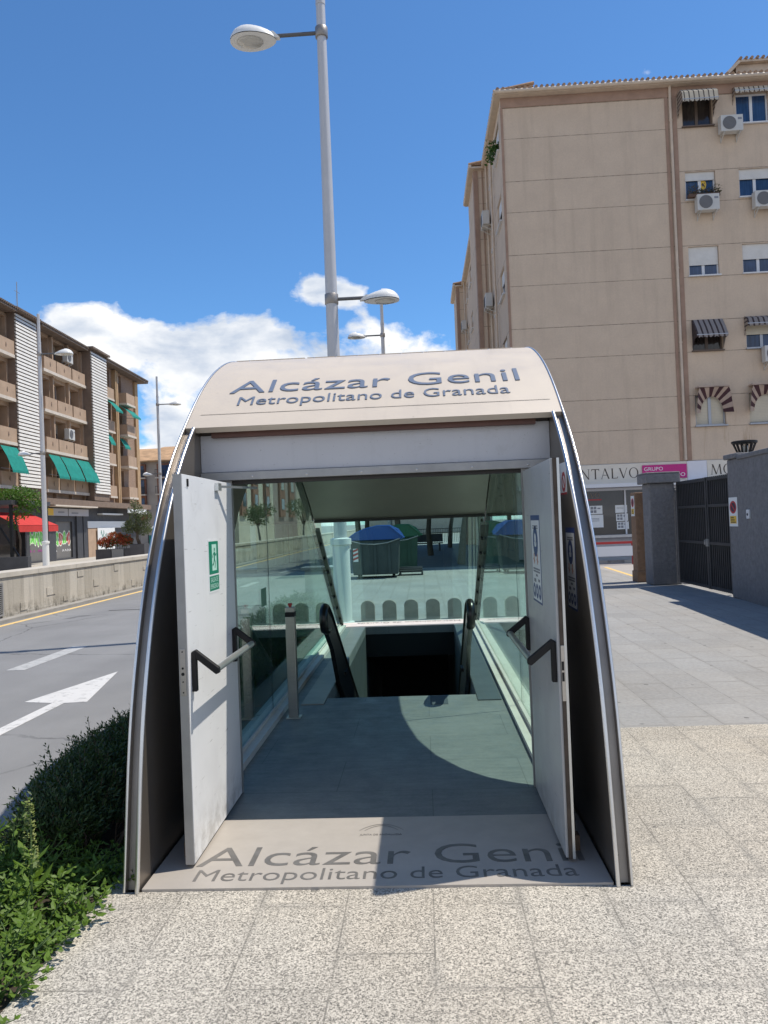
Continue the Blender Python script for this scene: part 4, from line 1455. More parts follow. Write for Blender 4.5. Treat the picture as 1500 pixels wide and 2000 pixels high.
# flower box at the third-floor window
e = MB(TF)
e.box((10.82, -.30, 13.90), (12.0, -.10, 14.02))
fb = e.build('flower_box', mat('brown planter', (0.12, 0.07, 0.05), .8), apt)
def leaves(mb, n, cfn, size, rng, up=0.3, asp=.45):
    for _ in range(n):
        c = Vector(cfn())
        d = Vector((rng.gauss(0, 1), rng.gauss(0, 1), rng.gauss(0, 1) + up)).normalized()
        s = d.cross(Vector((rng.gauss(0, 1), rng.gauss(0, 1), rng.gauss(0, 1)))).normalized()
        l = size * rng.uniform(.6, 1.3)
        w = l * asp * .5
        nrm_ = d.cross(s)
        mb.add([c - d * l * .5, c + s * w + nrm_ * w * .3, c + d * l * .5, c - s * w + nrm_ * w * .3], [(0, 1, 2, 3)])
r2 = random.Random(3)
def m_leaf(name, a, b, sc=6.0, trans=0.25):
    g = NT(name)
    f1 = g.map(g.noise(sc, 3, .6), .3, .7)
    base = g.mix(f1, a, b)
    oi = g.n('ShaderNodeNewGeometry').outputs['Random Per Island']
    base = g.mix(g.math('MULTIPLY', oi, .55), base, tuple(c * .5 for c in a))
    g.put(g.b.inputs['Base Color'], base)
    g.b.inputs['Roughness'].default_value = .5
    g.b.inputs['Specular IOR Level'].default_value = .35
    tl = g.n('ShaderNodeBsdfTranslucent')
    g.put(tl.inputs[0], g.mix(.5, base, (0.25, 0.4, 0.04)))
    ms = g.n('ShaderNodeMixShader')
    ms.inputs[0].default_value = trans
    g.t.links.new(g.b.outputs[0], ms.inputs[1])
    g.t.links.new(tl.outputs[0], ms.inputs[2])
    g.t.links.new(ms.outputs[0], g.t.nodes['Material Output'].inputs[0])
    return g.m
M_leafdull = m_leaf('dull plant leaves', (0.07, 0.07, 0.035), (0.13, 0.06, 0.05))
e = MB(TF)
leaves(e, 420, lambda: (r2.uniform(10.8, 12.08), r2.uniform(-.34, -.08), 14.02 + abs(r2.gauss(0, .11)) + (.3 * r2.random() if r2.random() < .2 else 0)), .09, r2)
e.build('box_plants', M_leafdull, fb)
e = MB(TF)
f = art((11.52, .137, 14.52), (1, 0, 0), (0, 0, 1), (0, -1, 0))
for k in range(9):
    a = 2 * math.pi * k / 9
    a_disc(e, f, .085 * math.cos(a), .12 * math.sin(a), .055, .002 + k * .0002, .075, 10)
sf = e.build('window_flower', M_syellow, apt)
e = MB(TF); a_disc(e, f, 0, 0, .045, .006, .06, 12)
e.build('flower_heart', M_framebr, sf)
e = MB(T_side(3.75))
leaves(e, 260, lambda: (r2.uniform(31.0, 32.3), -.2 + r2.gauss(0, .12), 16.8 + r2.uniform(0, .5)), .16, r2)
e.build('balcony_plant', m_leaf('balcony leaves', (0.04, 0.10, 0.02), (0.07, 0.13, 0.03)), apt)
# shop front under the flats
e = MB(TF)
wall_panel(e, 3.75, 26, 0.10, 3.715, [shop_hole, shop_hole2], y=.012, depth=.28)
e.build('shop_wall', mat('pale lilac plinth', (0.50, 0.48, 0.50), .6, var=.06), apt)
for (a, b, c, d) in (shop_hole, shop_hole2):
    e = MB(TF)
    e.box((a - .05, -.28, c - .10), (b + .05, -.0, c - .005))
    e.build('shop_ledge', M_sill, apt)
    e = MB(TF)
    e.box((a + .002, .24, c + .002), (b - .002, .252, d - .002))
    sg = e.build('shop_window', mat('shop glass', (0.055, 0.05, 0.045), .06, coat=.6, var=.3, vscale=.6), apt)
    e = MB(TF)
    n = int((b - a) / 2)
    for k in range(n + 1):
        u = a + (b - a - .06) * k / n
        e.box((u, .17, c + .003), (u + .06, .239, d - .003))
    e.box((a + .07, .16, d - .10), (b - .07, .236, d - .005))
    e.build('shop_frame', M_frame, sg)
e = MB(TF)
e.box((3.8, -.55, 2.79), (26, -.01, 2.93))
e.build('shop_canopy', M_frame, apt)
# serif capitals built from strokes
def serif(ch):
    thk, thn, sf = .13, .05, .05
    P = []
    def st(x0, y0, x1, y1, w):
        dx = w / 2
        P.append([(x0 - dx, y0), (x0 + dx, y0), (x1 + dx, y1), (x1 - dx, y1)])
    def sr_(x, y, w=.26):
        s = .03 if y < .5 else -.03
        P.append([(x - w / 2, y), (x + w / 2, y), (x + w * .2, y + s), (x - w * .2, y + s)])
    if ch == 'M':
        st(.06, 0, .16, 1, thn); st(.16, 1, .50, .02, thk); st(.50, .02, .84, 1, thn); st(.94, 0, .84, 1, thk); sr_(.06, 0); sr_(.94, 0); sr_(.13, 1, .2); sr_(.87, 1, .2); w = 1.06
    elif ch == 'N':
        st(.10, 0, .10, 1, thn); st(.10, 1, .78, 0, thk); st(.78, 0, .78, 1, thn); sr_(.10, 0); sr_(.08, 1, .2); sr_(.78, 1); w = .92
    elif ch == 'T':
        st(.40, 0, .40, 1, thk); P.append([(.02, 1), (.02, .93), (.78, .93), (.78, 1)]); P.append([(.02, .95), (.02, .80), (.05, .80), (.09, .95)]); P.append([(.78, .95), (.78, .80), (.75, .80), (.71, .95)]); sr_(.40, 0, .3); w = .82
    elif ch == 'A':
        st(.06, 0, .40, 1, thn); st(.40, 1.02, .76, 0, thk); P.append([(.18, .34), (.62, .34), (.62, .39), (.18, .39)]); sr_(.06, 0, .22); sr_(.76, 0, .26); w = .86
    elif ch == 'L':
        st(.14, 0, .14, 1, thk); P.append([(.14, 0), (.62, 0), (.60, .06), (.14, .06)]); P.append([(.62, 0), (.66, .2), (.63, .2), (.56, .05)]); sr_(.14, 1, .28); sr_(.14, 0, .28); w = .68
    elif ch == 'V':
        st(.08, 1, .42, 0, thk); st(.42, 0, .76, 1, thn); sr_(.08, 1, .26); sr_(.76, 1, .22); w = .84
    elif ch == 'O':
        n = 28
        for k in range(n):
            a, b = 2 * math.pi * k / n, 2 * math.pi * (k + 1) / n
            q = lambda t, r, rx: (.46 + rx * math.cos(t), .5 + r * math.sin(t))
            P.append([q(a, .52, .46), q(b, .52, .46), q(b, .475, .335), q(a, .475, .335)])
        w = .96
    return P, w
def serif_text(mb, word, f, size, gap=.10, h=.002):
    x = 0
    for ch in word:
        P, w = serif(ch)
        for k, p in enumerate(P):
            a_poly(mb, f, [((x + px) * size, py * size) for px, py in p], h + k * .00006)
        x += w + gap
    return x * size
M_signcream = mat('sign cream', (0.72, 0.66, 0.56), .5, var=.05)
M_signink = mat('sign brown ink', (0.055, 0.038, 0.03), .5)
M_pink = mat('sign magenta', (0.52, 0.012, 0.20), .45)
M_signwhite = mat('sign white', (0.72, 0.72, 0.76), .5, var=.04)
def sign(name, x0, x1, z0, z1, m, label, y=-.06, group=None):
    t = thing(name, label, 'sign', (x0, FY + y, z0), 0, group)
    e = MB(); e.box((x0, FY + y, z0), (x1, FY - .001 if y > -.07 else FY - .062, z1))
    b = e.build('board', m, t, .004)
    return t, b, art((x0, FY + y, z0), (1, 0, 0), (0, 0, 1), (0, -1, 0))
t, b, f = sign('shop_sign', 3.8, 10.36, 2.94, 3.70, M_signcream, 'cream shop sign with dark serif capitals ending beside the magenta panel', group='shop front signs')
e = MB(); serif_text(e, 'MONTALVO', lambda x, y, h: f(x + 1.58, y + .20, h), .395, .118); e.build('lettering', M_signink, t)
t, b, f = sign('shop_sign', 11.13, 17.5, 2.94, 3.70, M_signcream, 'cream shop sign half hidden by the right-hand grey wall, starting with MO', group='shop front signs')
e = MB(); serif_text(e, 'MONTALVO', lambda x, y, h: f(x + .14, y + .20, h), .395, .118); e.build('lettering', M_signink, t)
t, b, f = sign('white_panel', 10.37, 11.12, 2.94, 3.70, M_signwhite, 'blank white panel between the two cream shop signs', group='shop front signs')
t, b, f = sign('magenta_sign', 8.64, 10.33, 3.06, 3.60, M_pink, 'magenta sign with white letters GRUPO above the grey gate pillar', y=-.12, group='shop front signs')
e = MB()
put_text(e, text2d('GRUPO', .2, width=.72), lambda x, y, h: f(x + .06, y + .32, .002 + h), .002)
put_text(e, text2d('INMOBILIARIO', .2, width=1.56), lambda x, y, h: f(x + .06, y + .07, .002 + h), .002)
e.build('lettering', M_swhite, t)
# window lettering and posters
t = thing('window_lettering', 'brown serif lettering with red underline stuck on the shop window', 'lettering', (5.6, FY + .238, 2.35))
f = art((5.55, FY + .236, 2.42), (1, 0, 0), (0, 0, 1), (0, -1, 0))
e = MB(); serif_text(e, 'MONTALVO', f, .19, .10, .003); e.build('capitals', mat('muted brown ink', (0.22, 0.15, 0.10), .5), t)
e = MB(); a_rect(e, f, .0, -.10, 1.55, -.05, .003, .002); e.build('underline', M_sred, t)
for k, (x0, z0, w, h, lab) in enumerate(((6.62, 1.78, .50, .33, 'small white listing sheet, upper one on the left of the shop window'), (6.62, 1.25, .52, .50, 'tall white listing sheet below the small one in the shop window'),
                                         (7.62, 1.80, .46, .30, 'white listing sheet, topmost of three in the shop window'), (7.64, 1.47, .46, .29, 'listing sheet with pictures, middle of three in the shop window'), (7.66, 1.15, .46, .29, 'listing sheet with pictures, lowest of three in the shop window'))):
    t = thing('poster', lab, 'poster', (x0, FY + .23, z0), 0, 'sheets in the shop window')
    f = art((x0, FY + .236, z0), (1, 0, 0), (0, 0, 1), (0, -1, 0))
    e = MB(); a_rect(e, f, 0, 0, w, h, .004, .003); p_ = e.build('sheet', M_swhite, t)
    e = MB()
    if k in (0, 3, 4):
        for q in range(2):
            for s in range(2):
                a_rect(e, f, .04 + q * w * .25, .05 + s * h * .42, .04 + q * w * .25 + w * .2, .05 + s * h * .42 + h * .32, .0055)
        a_rect(e, f, w * .62, h * .6, w * .85, h * .75, .0055)
    else:
        for s in range(3):
            a_rect(e, f, .05, h * (.5 + .1 * s), w * .7, h * (.53 + .1 * s), .0055)
    e.build('picture', M_sgrey, p_)
# air conditioners
M_ac = mat('air conditioner casing', (0.56, 0.55, 0.52), .5, var=.06)
M_acg = mat('air conditioner grille', (0.16, 0.16, 0.165), .6)
def make_ac():
    t = thing('air_conditioner', 'x', 'air conditioner', (0, 0, 0), 0, 'air conditioners on the facades')
    e = MB(); e.box((-.42, -.42, .0), (.42, -.10, .62)); c = e.build('casing', M_ac, t, .015)
    e = MB(); e.tube([(-.10, -.423, .31), (-.10, -.432, .31)], .255, 24)
    for r in (.08, .15, .22):
        e.tube([(-.10 + r * math.cos(a), -.437, .31 + r * math.sin(a)) for a in [2 * math.pi * q / 20 for q in range(21)]], .006, 5)
    e.build('fan_grille', M_acg, c)
    e = MB(); e.box((.22, -.424, .42), (.37, -.421, .50)); e.build('badge', M_sgrey, c)
    for s in (-.3, .3):
        e = MB()
        e.bar((s, -.46, -.02), (s, .0, -.02), .03, .03); e.bar((s, -.42, -.03), (s, 0, -.26), .025, .025); e.bar((s, -.012, -.28), (s, -.012, .1), .03, .02)
        e.build('bracket', M_ac, t)
    return t
ac = make_ac()
acs = [((12.52, FY, 16.32), 0, 'grey-grilled air conditioner between the two top-row windows of the beige building'), ((11.50, FY, 13.32), 0, 'air conditioner under the window with the flower box'),
       ((13.68, FY, 13.33), 0, 'air conditioner under the right window, level with the flower box one'), ((13.78, FY, 7.36), 0, 'air conditioner cut by the photo edge beside the short striped awning')]
for k, zz in enumerate((15.3, 11.5, 8.9)):
    acs.append(((3.745, 35.2, zz), rad(-90), 'air conditioner high on the narrow side of the beige building, ' + ('highest of three', 'middle of three', 'lowest of three')[k]))
for k, zz in enumerate((15.0, 11.6, 8.8)):
    acs.append(((3.745, 53.1, zz), rad(-90), 'air conditioner at the far end of the beige building, ' + ('top one', 'middle one', 'bottom one')[k]))
acs = [(l, r_, s) for (l, r_, s) in acs]
for k, (l, r_, s) in enumerate(acs):
    if k == 0:
        ac.location = l; ac['label'] = s
    else:
        dup(ac, l, r_, s)

# ------------------------------------------------------------------ grey wall, gate, pillars on the right
def m_rough(name, col):
    g = NT(name)
    n = g.noise(11, 5, .7)
    base = g.mix(g.map(n, .3, .7), col, tuple(c * .66 for c in col))
    base = g.mix(g.map(g.noise(1.0, 4), .5, .75, 0, .4), base, tuple(c * .6 for c in col))
    base = g.mix(g.map(g.z, .55, 0.0, 0, .45), base, tuple(c * .55 for c in col))
    g.bump(n, .9, .03)
    return g.out(base, .9)
M_rough = m_rough('rough grey render', (0.235, 0.23, 0.235))
M_rbrown = m_rough('rough brown render', (0.30, 0.185, 0.115))
M_gate = mat('anthracite gate steel', (0.055, 0.056, 0.06), .5, .3, var=.15, vscale=2)
t = thing('gate_pillar', 'grey rough-rendered gate pillar with flat cap, left of the gate', 'pillar', (5.77, 18.9, 0))
e = MB(); e.box((5.50, 18.55, 0), (6.10, 19.15, 2.46)); e.box((6.10, 18.62, 0), (6.22, 19.15, 2.3)); e.build('shaft', M_rough, t, .03)
e = MB(); e.box((5.41, 18.46, 2.46), (6.22, 19.24, 2.68)); e.prism([(5.41, 18.46, 2.682), (6.22, 18.46, 2.682), (6.22, 19.24, 2.682), (5.41, 19.24, 2.682)], (0, 0, .04)); e.build('cap', M_rough, t, .03)
t = thing('boundary_pillar', 'low brown-rendered pillar with a no-parking plate, behind the grey gate pillar', 'pillar', (5.62, 19.7, 0))
e = MB(); e.box((5.42, 19.52, 0), (5.80, 19.95, 2.28)); e.build('shaft', M_rbrown, t, .02)
e = MB(); e.box((5.395, 19.49, .0), (5.81, 19.97, .28)); e.build('plinth', M_rbrown, t, .015)
t = thing('boundary_wall', 'high grey rough-rendered wall right of the gate', 'wall', (6.05, 12, 0))
wx = lambda y: 6.12 - (15.2 - y) * .055
e = MB()
P = [(wx(15.0), 15.0), (wx(5.0), 5.0), (wx(5.0) + .35, 5.0), (wx(15.0) + .35, 15.0)]
e.prism([(x, y, 0) for x, y in P], (0, 0, 2.70))
wb = e.build('wall', M_rough, t)
e = MB(); e.box((6.11, 14.90, 0), (6.55, 15.42, 2.74)); e.build('end_pillar', M_rough, t, .03)
e = MB(); e.box((6.06, 14.84, 2.74), (6.60, 15.47, 2.84)); e.prism([(x - .04 if k in (0, 1) else x + .04, y if k in (1, 2) else 14.85, 2.703) for k, (x, y) in enumerate(P)], (0, 0, .09)); e.build('coping', M_rough, t, .02)
e = MB()
for k in range(16):
    y0 = 15.43 + k * .19
t = thing('gate', 'dark grey barred metal gate between grey pillars', 'gate', (6.14, 17, 0))
e = MB()
GX = 6.17
for (y0, y1) in ((15.44, 16.62), (16.66, 18.54)):
    for zz in (.10, 1.05, 1.85, 2.42):
        e.box((GX - .03, y0, zz - .03), (GX + .03, y1, zz + .03))
    for y in (y0, y1 - .06):
        e.box((GX - .035, y, .06), (GX + .035, y + .06, 2.47))
e.build('gate_frame', M_gate, t)
e = MB()
y = 15.52
while y < 18.5:
    e.box((GX - .012, y, .06), (GX + .012, y + .035, 2.47))
    y += .105
e.build('bars', M_gate, t)
e = MB(); e.box((GX + .014, 15.5, .13), (GX + .02, 18.5, 2.39)); e.build('back_sheet', mat('gate sheet', (0.03, 0.03, 0.033), .7), t)
e = MB(); e.box((GX - .07, 16.58, .98), (GX - .035, 16.70, 1.14)); e.tube([(GX - .07, 16.64, 1.12), (GX - .11, 16.64, 1.12), (GX - .11, 16.64, 1.02)], .012, 8); e.build('gate_lock', M_dooredge, t)
def vado(f, name, label, cat, loc, w, h):
    t = thing(name, label, cat, loc, 0, 'no-parking plates')
    e = MB(); a_rect(e, f, 0, 0, w, h, .006, .005); p_ = e.build('plate', M_swhite, t)
    e = MB(); a_disc(e, f, w * .5, h * .66, w * .40, .0068, h * .22); e.build('round_symbol', M_sred, p_)
    e = MB(); a_disc(e, f, w * .5, h * .66, w * .28, .0076, h * .155); a_line(e, f, [(w * .1, h * .38), (w * .1, h * .38)], .01, .007); e.build('symbol_field', mat('plate dark blue', (0.03, 0.03, 0.06), .5), p_)
    e = MB(); a_line(e, f, [(w * .3, h * .78), (w * .7, h * .54)], w * .09, .0084); e.build('symbol_bar', M_sred, p_)
    e = MB(); a_rect(e, f, w * .10, h * .10, w * .85, h * .36, .0068); e.build('yellow_field', M_syellow, p_)
    e = MB()
    for k in range(3): a_rect(e, f, w * .18, h * (.13 + .075 * k), w * (.75 - .1 * k), h * (.165 + .075 * k), .0076)
    e.build('small_print', M_signink, p_)
vado(art((6.105, 15.37, 1.42), (0, -1, 0), (0, 0, 1), (-1, 0, 0)), 'no_parking_plate', 'white no-parking plate with yellow field on the grey pillar right of the gate', 'sign', (6.105, 15.2, 1.42), .40, .57)
vado(art((5.415, 19.86, 1.68), (0, -1, 0), (0, 0, 1), (-1, 0, 0)), 'no_parking_plate', 'narrow no-parking plate on the brown pillar', 'sign', (5.415, 19.7, 1.68), .30, .52)
t = thing('intercom', 'small white intercom box on the grey wall', 'intercom', (wx(14.4), 14.4, 1.6))
e = MB(); e.box((wx(14.4) - .03, 14.34, 1.57), (wx(14.4) + .02, 14.46, 1.74)); c = e.build('housing', M_frame, t, .008)
e = MB(); e.tube([(wx(14.4) - .03, 14.40, 1.65), (wx(14.4) - .036, 14.40, 1.65)], .025, 12); e.build('call_button', M_black, c)
# black basket lantern on the wall
t = thing('wall_lantern', 'black flared basket lantern standing above the grey wall', 'lantern', (6.72, 15.9, 2.7))
c = (6.70, 15.95, 0)
e = MB(); e.lathe([(.235, 3.10), (.25, 3.11), (.25, 3.15), (.21, 3.16)], c, 20); e.build('rim', M_black, t)
e = MB()
for k in range(14):
    a = 2 * math.pi * k / 14
    e.bar((c[0] + .10 * math.cos(a), c[1] + .10 * math.sin(a), 2.80), (c[0] + .225 * math.cos(a), c[1] + .225 * math.sin(a), 3.11), .035, .012)
e.lathe([(.11, 2.74), (.11, 2.82)], c, 16)
e.lathe([(.05, 0.0), (.05, 2.74)], c, 12)
e.build('cage', M_black, t)
e = MB(); e.lathe([(.05, 2.82), (.075, 2.95), (.06, 3.06)], c, 14); e.build('lamp_glass', M_lens, t)
# red and white barrier across the side street
t = thing('barrier', 'low red and white barrier fence in the side street before the shop', 'barrier', (7.0, 26.6, 0))
M_barred = mat('barrier red', (0.42, 0.03, 0.03), .5)
e = MB(); e.box((3.9, 26.56, .72), (7.30, 26.64, .80)); e.build('top_rail', M_barred, t)
e = MB(); e.box((3.9, 26.58, .30), (7.30, 26.62, .64)); e.build('board', M_frame, t)
for x in (4.0, 5.98, 7.26):
    e = MB(); e.box((x - .04, 26.57, -.004), (x + .04, 26.63, .29)); e.box((x - .04, 26.645, -.004), (x + .04, 26.69, .80)); e.build('leg', M_barred, t)

# ------------------------------------------------------------------ concrete road wall on the left
def m_clad():
    g = NT('stone cladding')
    vec = g.comb(g.y, g.z)
    bc, bf = g.brick(vec, .46, 2.4, .006, off=.31, c1=(1, 1, 1), c2=(.74, .73, .71), bias=-.1)
    bc2, bf2 = g.brick(g.comb(g.z, g.y), .37, .23, .004, off=.43, c1=(1, 1, 1), c2=(.84, .83, .8), bias=-.3)
    base = g.mix(g.map(g.noise(30, 5, .75), .3, .7), (0.45, 0.41, 0.345), (0.58, 0.535, 0.455))
    sv = g.comb(g.math('MULTIPLY', g.x, 1.0), g.math('MULTIPLY', g.y, 5.0), g.math('MULTIPLY', g.z, .5))
    base = g.mix(g.map(g.noise(1.3, 5, .65, vec=sv), .5, .75, 0, .55), base, (0.26, 0.235, 0.20))
    base = g.mix(1.0, base, bc, 'MULTIPLY')
    base = g.mix(.15, base, bc2, 'MULTIPLY')
    base = g.mix(g.math('MULTIPLY', bf, .5), base, (0.12, 0.11, 0.095))
    low = g.math('MULTIPLY', g.map(g.z, .28, -.08), g.map(g.noise(3.2, 5, .7), .48, .62))
    base = g.mix(low, base, (0.07, 0.06, 0.045))
    g.bump(g.math('SUBTRACT', g.noise(22, 4), g.math('MULTIPLY', bf, 1.5)), .35, .01)
    return g.out(base, .85)
t = thing('retaining_wall', 'long low wall of pale stone cladding with a wide flat coping along the road', 'wall', (-9.5, 20, -.1))
e = MB(); e.box((-9.80, -8, -.1), (-9.37, 130, .86)); w_ = e.build('wall', m_clad(), t)
e = MB()
r3 = random.Random(11)
y = 12.0
while y < 60:
    zz = r3.choice((.05, .28, .5, .62)); h = r3.uniform(.10, .24); l = r3.uniform(.2, .5)
    e.box((-9.369, y, zz), (-9.353, y + l, min(.84, zz + h)))
    y += r3.uniform(.8, 1.8)
e.build('relief_slab', MATS['stone cladding'], w_)
y = -8
cp = MB()
while y < 130:
    cp.box((-9.95, y, .86), (-9.335, y + 1.992, .975))
    y += 2.0
cp.build('coping', mat('coping stone', (0.50, 0.455, 0.385), .8, var=.13, vscale=2, bump=.2, bscale=50), t, .006)
e = MB(); e.box((-9.365, 15.4, .02), (-9.34, 16.42, .06)); e.box((-9.365, 15.4, .72), (-9.34, 16.42, .76)); e.box((-9.365, 16.38, .06), (-9.34, 16.42, .72))
for k in range(15): e.box((-9.366, 15.4, .085 + k * .043), (-9.345, 16.38, .105 + k * .043))
e.build('vent_grille', M_dooredge, t)
e = MB(); e.box((-9.3695, 15.4, .06), (-9.3665, 16.38, .72)); e.build('vent_back', M_dark, t)

# ------------------------------------------------------------------ left brick building
P0 = Vector((-25.45, 45.8, 0)); ang = math.atan2(.9995, -.0302)
tv = Vector((-.0302, .9995, 0)); nv_ = Vector((.9995, .0302, 0))
TL = lambda p: P0 + tv * (.955 + .898 * p.x) - nv_ * p.y + Vector((0, 0, p.z))
def m_brick():
    g = NT('brown brick')
    bc, bf = g.brick(g.comb(g.y, g.z), .25, .065, .006, c1=(0.35, 0.225, 0.15), c2=(0.27, 0.165, 0.11))
    base = g.mix(bf, bc, (0.36, 0.30, 0.24))
    base = g.mix(g.map(g.noise(.9, 5, .6), .35, .7, 0, .4), base, (0.24, 0.16, 0.11))
    return g.out(base, .9)
M_brick = m_brick()
M_tan = mat('tan render', (0.415, 0.295, 0.205), .85, var=.12, vscale=1.5)
M_pil = mat('ochre pilaster', (0.42, 0.28, 0.155), .8, var=.12, vscale=2)
M_brn = mat('dark brown render', (0.20, 0.145, 0.11), .85, var=.12, vscale=2)
M_slab = mat('pale slab edge', (0.60, 0.53, 0.45), .8, var=.1, vscale=3)
M_louv = mat('white louvre slat', (0.74, 0.71, 0.655), .6, var=.08)
M_char = mat('charcoal shopfront', (0.055, 0.057, 0.065), .55, var=.15)
M_greenaw = mat('green awning cloth', (0.0, 0.205, 0.165), .8, var=.16, vscale=3)
bld = thing('brick_building', 'four-storey brown brick building with two white louvred towers and green awnings', 'building', tuple(P0), ang)
Z = [14.0, 11.25, 8.5, 5.78]                      # sills
bays = [(-12.6, -10.6), (-9.6, -7.4), (-5.4, -3.6), (-2.9, -1.0), (3.8, 5.45), (5.92, 8.2), (8.75, 10.9)]
rb = [(16.7, 17.9), (19.75, 20.95)]
hl = [(a, b, s + .02, s + (1.58 if s > 13 else 1.42)) for s in Z for (a, b) in bays + rb]
e = MB(TL)
wall_panel(e, -14, 16.0, 4.3, 15.78, [h for h in hl if h[1] < 16], depth=.7)
e.build('wall', M_tan, bld)
e = MB(TL)
wall_panel(e, 16.0, 25.2, 4.3, 15.78, [h for h in hl if h[0] > 16], depth=.30)
e.quad((25.2, 0, 0), (25.2, 12, 0), (25.2, 12, 15.78), (25.2, 0, 15.78))
e.quad((-14, 0, 0), (-14, 12, 0), (-14, 12, 15.78), (-14, 0, 15.78))
e.quad((-14, 12, 0), (25.2, 12, 0), (25.2, 12, 15.78), (-14, 12, 15.78))
e.build('wall', M_brick, bld)
shut_s = [0, .35, .55, .2, .7, 0.4, .3]
for i, s in enumerate(Z):
    for k, (a, b) in enumerate(bays + rb):
        z1 = s + (1.58 if s > 13 else 1.42)
        window(bld, TL, a + .003, b - .003, s + .023, z1 - .003, .69 if a < 16 else .29, M_framealu if (i + k) % 3 else M_frame, M_pane if (i == 0) else M_paned, shut_s[(i * 2 + k) % 7], M_shutc if k % 2 else M_shut, 2, sill=False)
for i, s in enumerate(Z):
    for k, (a, b) in enumerate(bays):
        e = MB(TL)
        e.box((a - .17, -.46, s - .86), (b + .17, -.34, s)); e.box((a - .17, -.339, s - .86), (a - .09, -.003, s)); e.box((b + .09, -.339, s - .86), (b + .17, -.003, s))
        pp = e.build('parapet', M_tan, bld)
        e = MB(TL); c = (a + b) / 2
        e.prism([(c - .07, -.464, s - .42), (c, -.464, s - .58), (c + .07, -.464, s - .42), (c, -.464, s - .26)], (0, -.02, 0))
        e.build('diamond', M_brn, pp)
    for (a, b) in ((-13.5, -.85), (3.45, 11.35)):
        e = MB(TL); e.box((a, -.50, s - 1.06), (b, -.002, s - .862)); e.build('slab_edge', M_slab, bld)
        for q in [x_ for (x_, y_) in bays] :
            pass
    e = MB(TL); e.box((20.0, -.75, s - .9), (22.3, -.66, s - .02)); e.box((20.0, -.659, s - .9), (20.09, -.002, s - .02)); e.box((22.21, -.659, s - .9), (22.3, -.002, s - .02))
    e.build('balcony', M_tan, bld)
    e = MB(TL); e.box((19.95, -.80, s - 1.08), (22.35, -.003, s - .902)); e.build('slab_edge', M_slab, bld)
    e = MB(TL); e.box((16.5, -.30, s - .9), (18.1, -.003, s - .02)); e.build('balcony', M_tan, bld)
    e = MB(TL); e.box((16.45, -.33, s - 1.05), (18.15, -.004, s - .902)); e.build('slab_edge', M_slab, bld)
for (u0, u1, p) in ((-.8, 2.25, .48), (11.2, 14.55, .86)):
    e = MB(TL); e.box((u0, -p, 4.35), (u1, -.001, 16.0)); tw = e.build('louvre_tower', M_brn, bld)
    e = MB(TL)
    zz = 4.9
    while zz < 15.75:
        e.add([(u0 + .02, -p - .12, zz), (u1 - .02, -p - .12, zz), (u1 - .02, -p - .03, zz + .05), (u0 + .02, -p - .03, zz + .05), (u0 + .02, -p - .10, zz + .165), (u1 - .02, -p - .10, zz + .165), (u1 - .02, -p - .005, zz + .185), (u0 + .02, -p - .005, zz + .185)],
              [(0, 1, 2, 3), (4, 7, 6, 5), (0, 4, 5, 1), (1, 5, 6, 2), (0, 3, 7, 4)])
        zz += .228
    e.build('louvres', M_louv, tw)
    e = MB(TL); e.box((u0 - .25, -p - .35, 16.01), (u1 + .25, 2, 16.15)); e.build('tower_roof', M_tiled, tw)
for (a, b, pr_) in ((18.45, 18.72, .34), (18.95, 19.25, .30), (24.3, 25.15, .18)):
    e = MB(TL); e.box((a, -pr_, 4.3), (b, -.002, 15.7)); e.build('pilaster', M_pil, bld)
for u in (3.5, 5.68, 8.48, 11.1):
    e = MB(TL); e.box((u - .09, -.22, 4.4), (u + .09, -.004, 15.74)); e.build('pier', M_tan, bld)
e = MB(TL)
for (a, b) in ((-14.3, -1.1), (2.55, 10.9), (14.85, 26.3)):
    e.box((a, -.85, 15.785), (b, 3, 15.92))
e.build('eaves', M_tiled, bld)
e = MB(TL)
u = -14.2
while u < 26.3:
    e.tube([(u, -.92, 15.98), (u, 2.5, 16.66)], .085, 6)
    u += .26
e.prism([(-14.3, -.9, 15.94), (-14.3, 6, 17.3), (-14.3, 12.6, 15.94)], (40.6, 0, 0))
e.build('roof', M_tiled, bld)
e = MB(TL); e.tube([(5.3, 2, 16.9), (5.3, 2, 19.6)], .03, 6); e.tube([(5.0, 2, 17.3), (5.28, 2, 19.2)], .012, 5); e.tube([(4.9, 2, 18.9), (5.7, 2, 18.9)], .015, 5)
e.build('roof_antenna', M_dooredge, bld)
awl = ['green awning under the slab, left one of three', 'green awning under the slab, middle one of three', 'green awning under the slab, right one of three', 'green awning at the photo edge, left of the louvred tower']
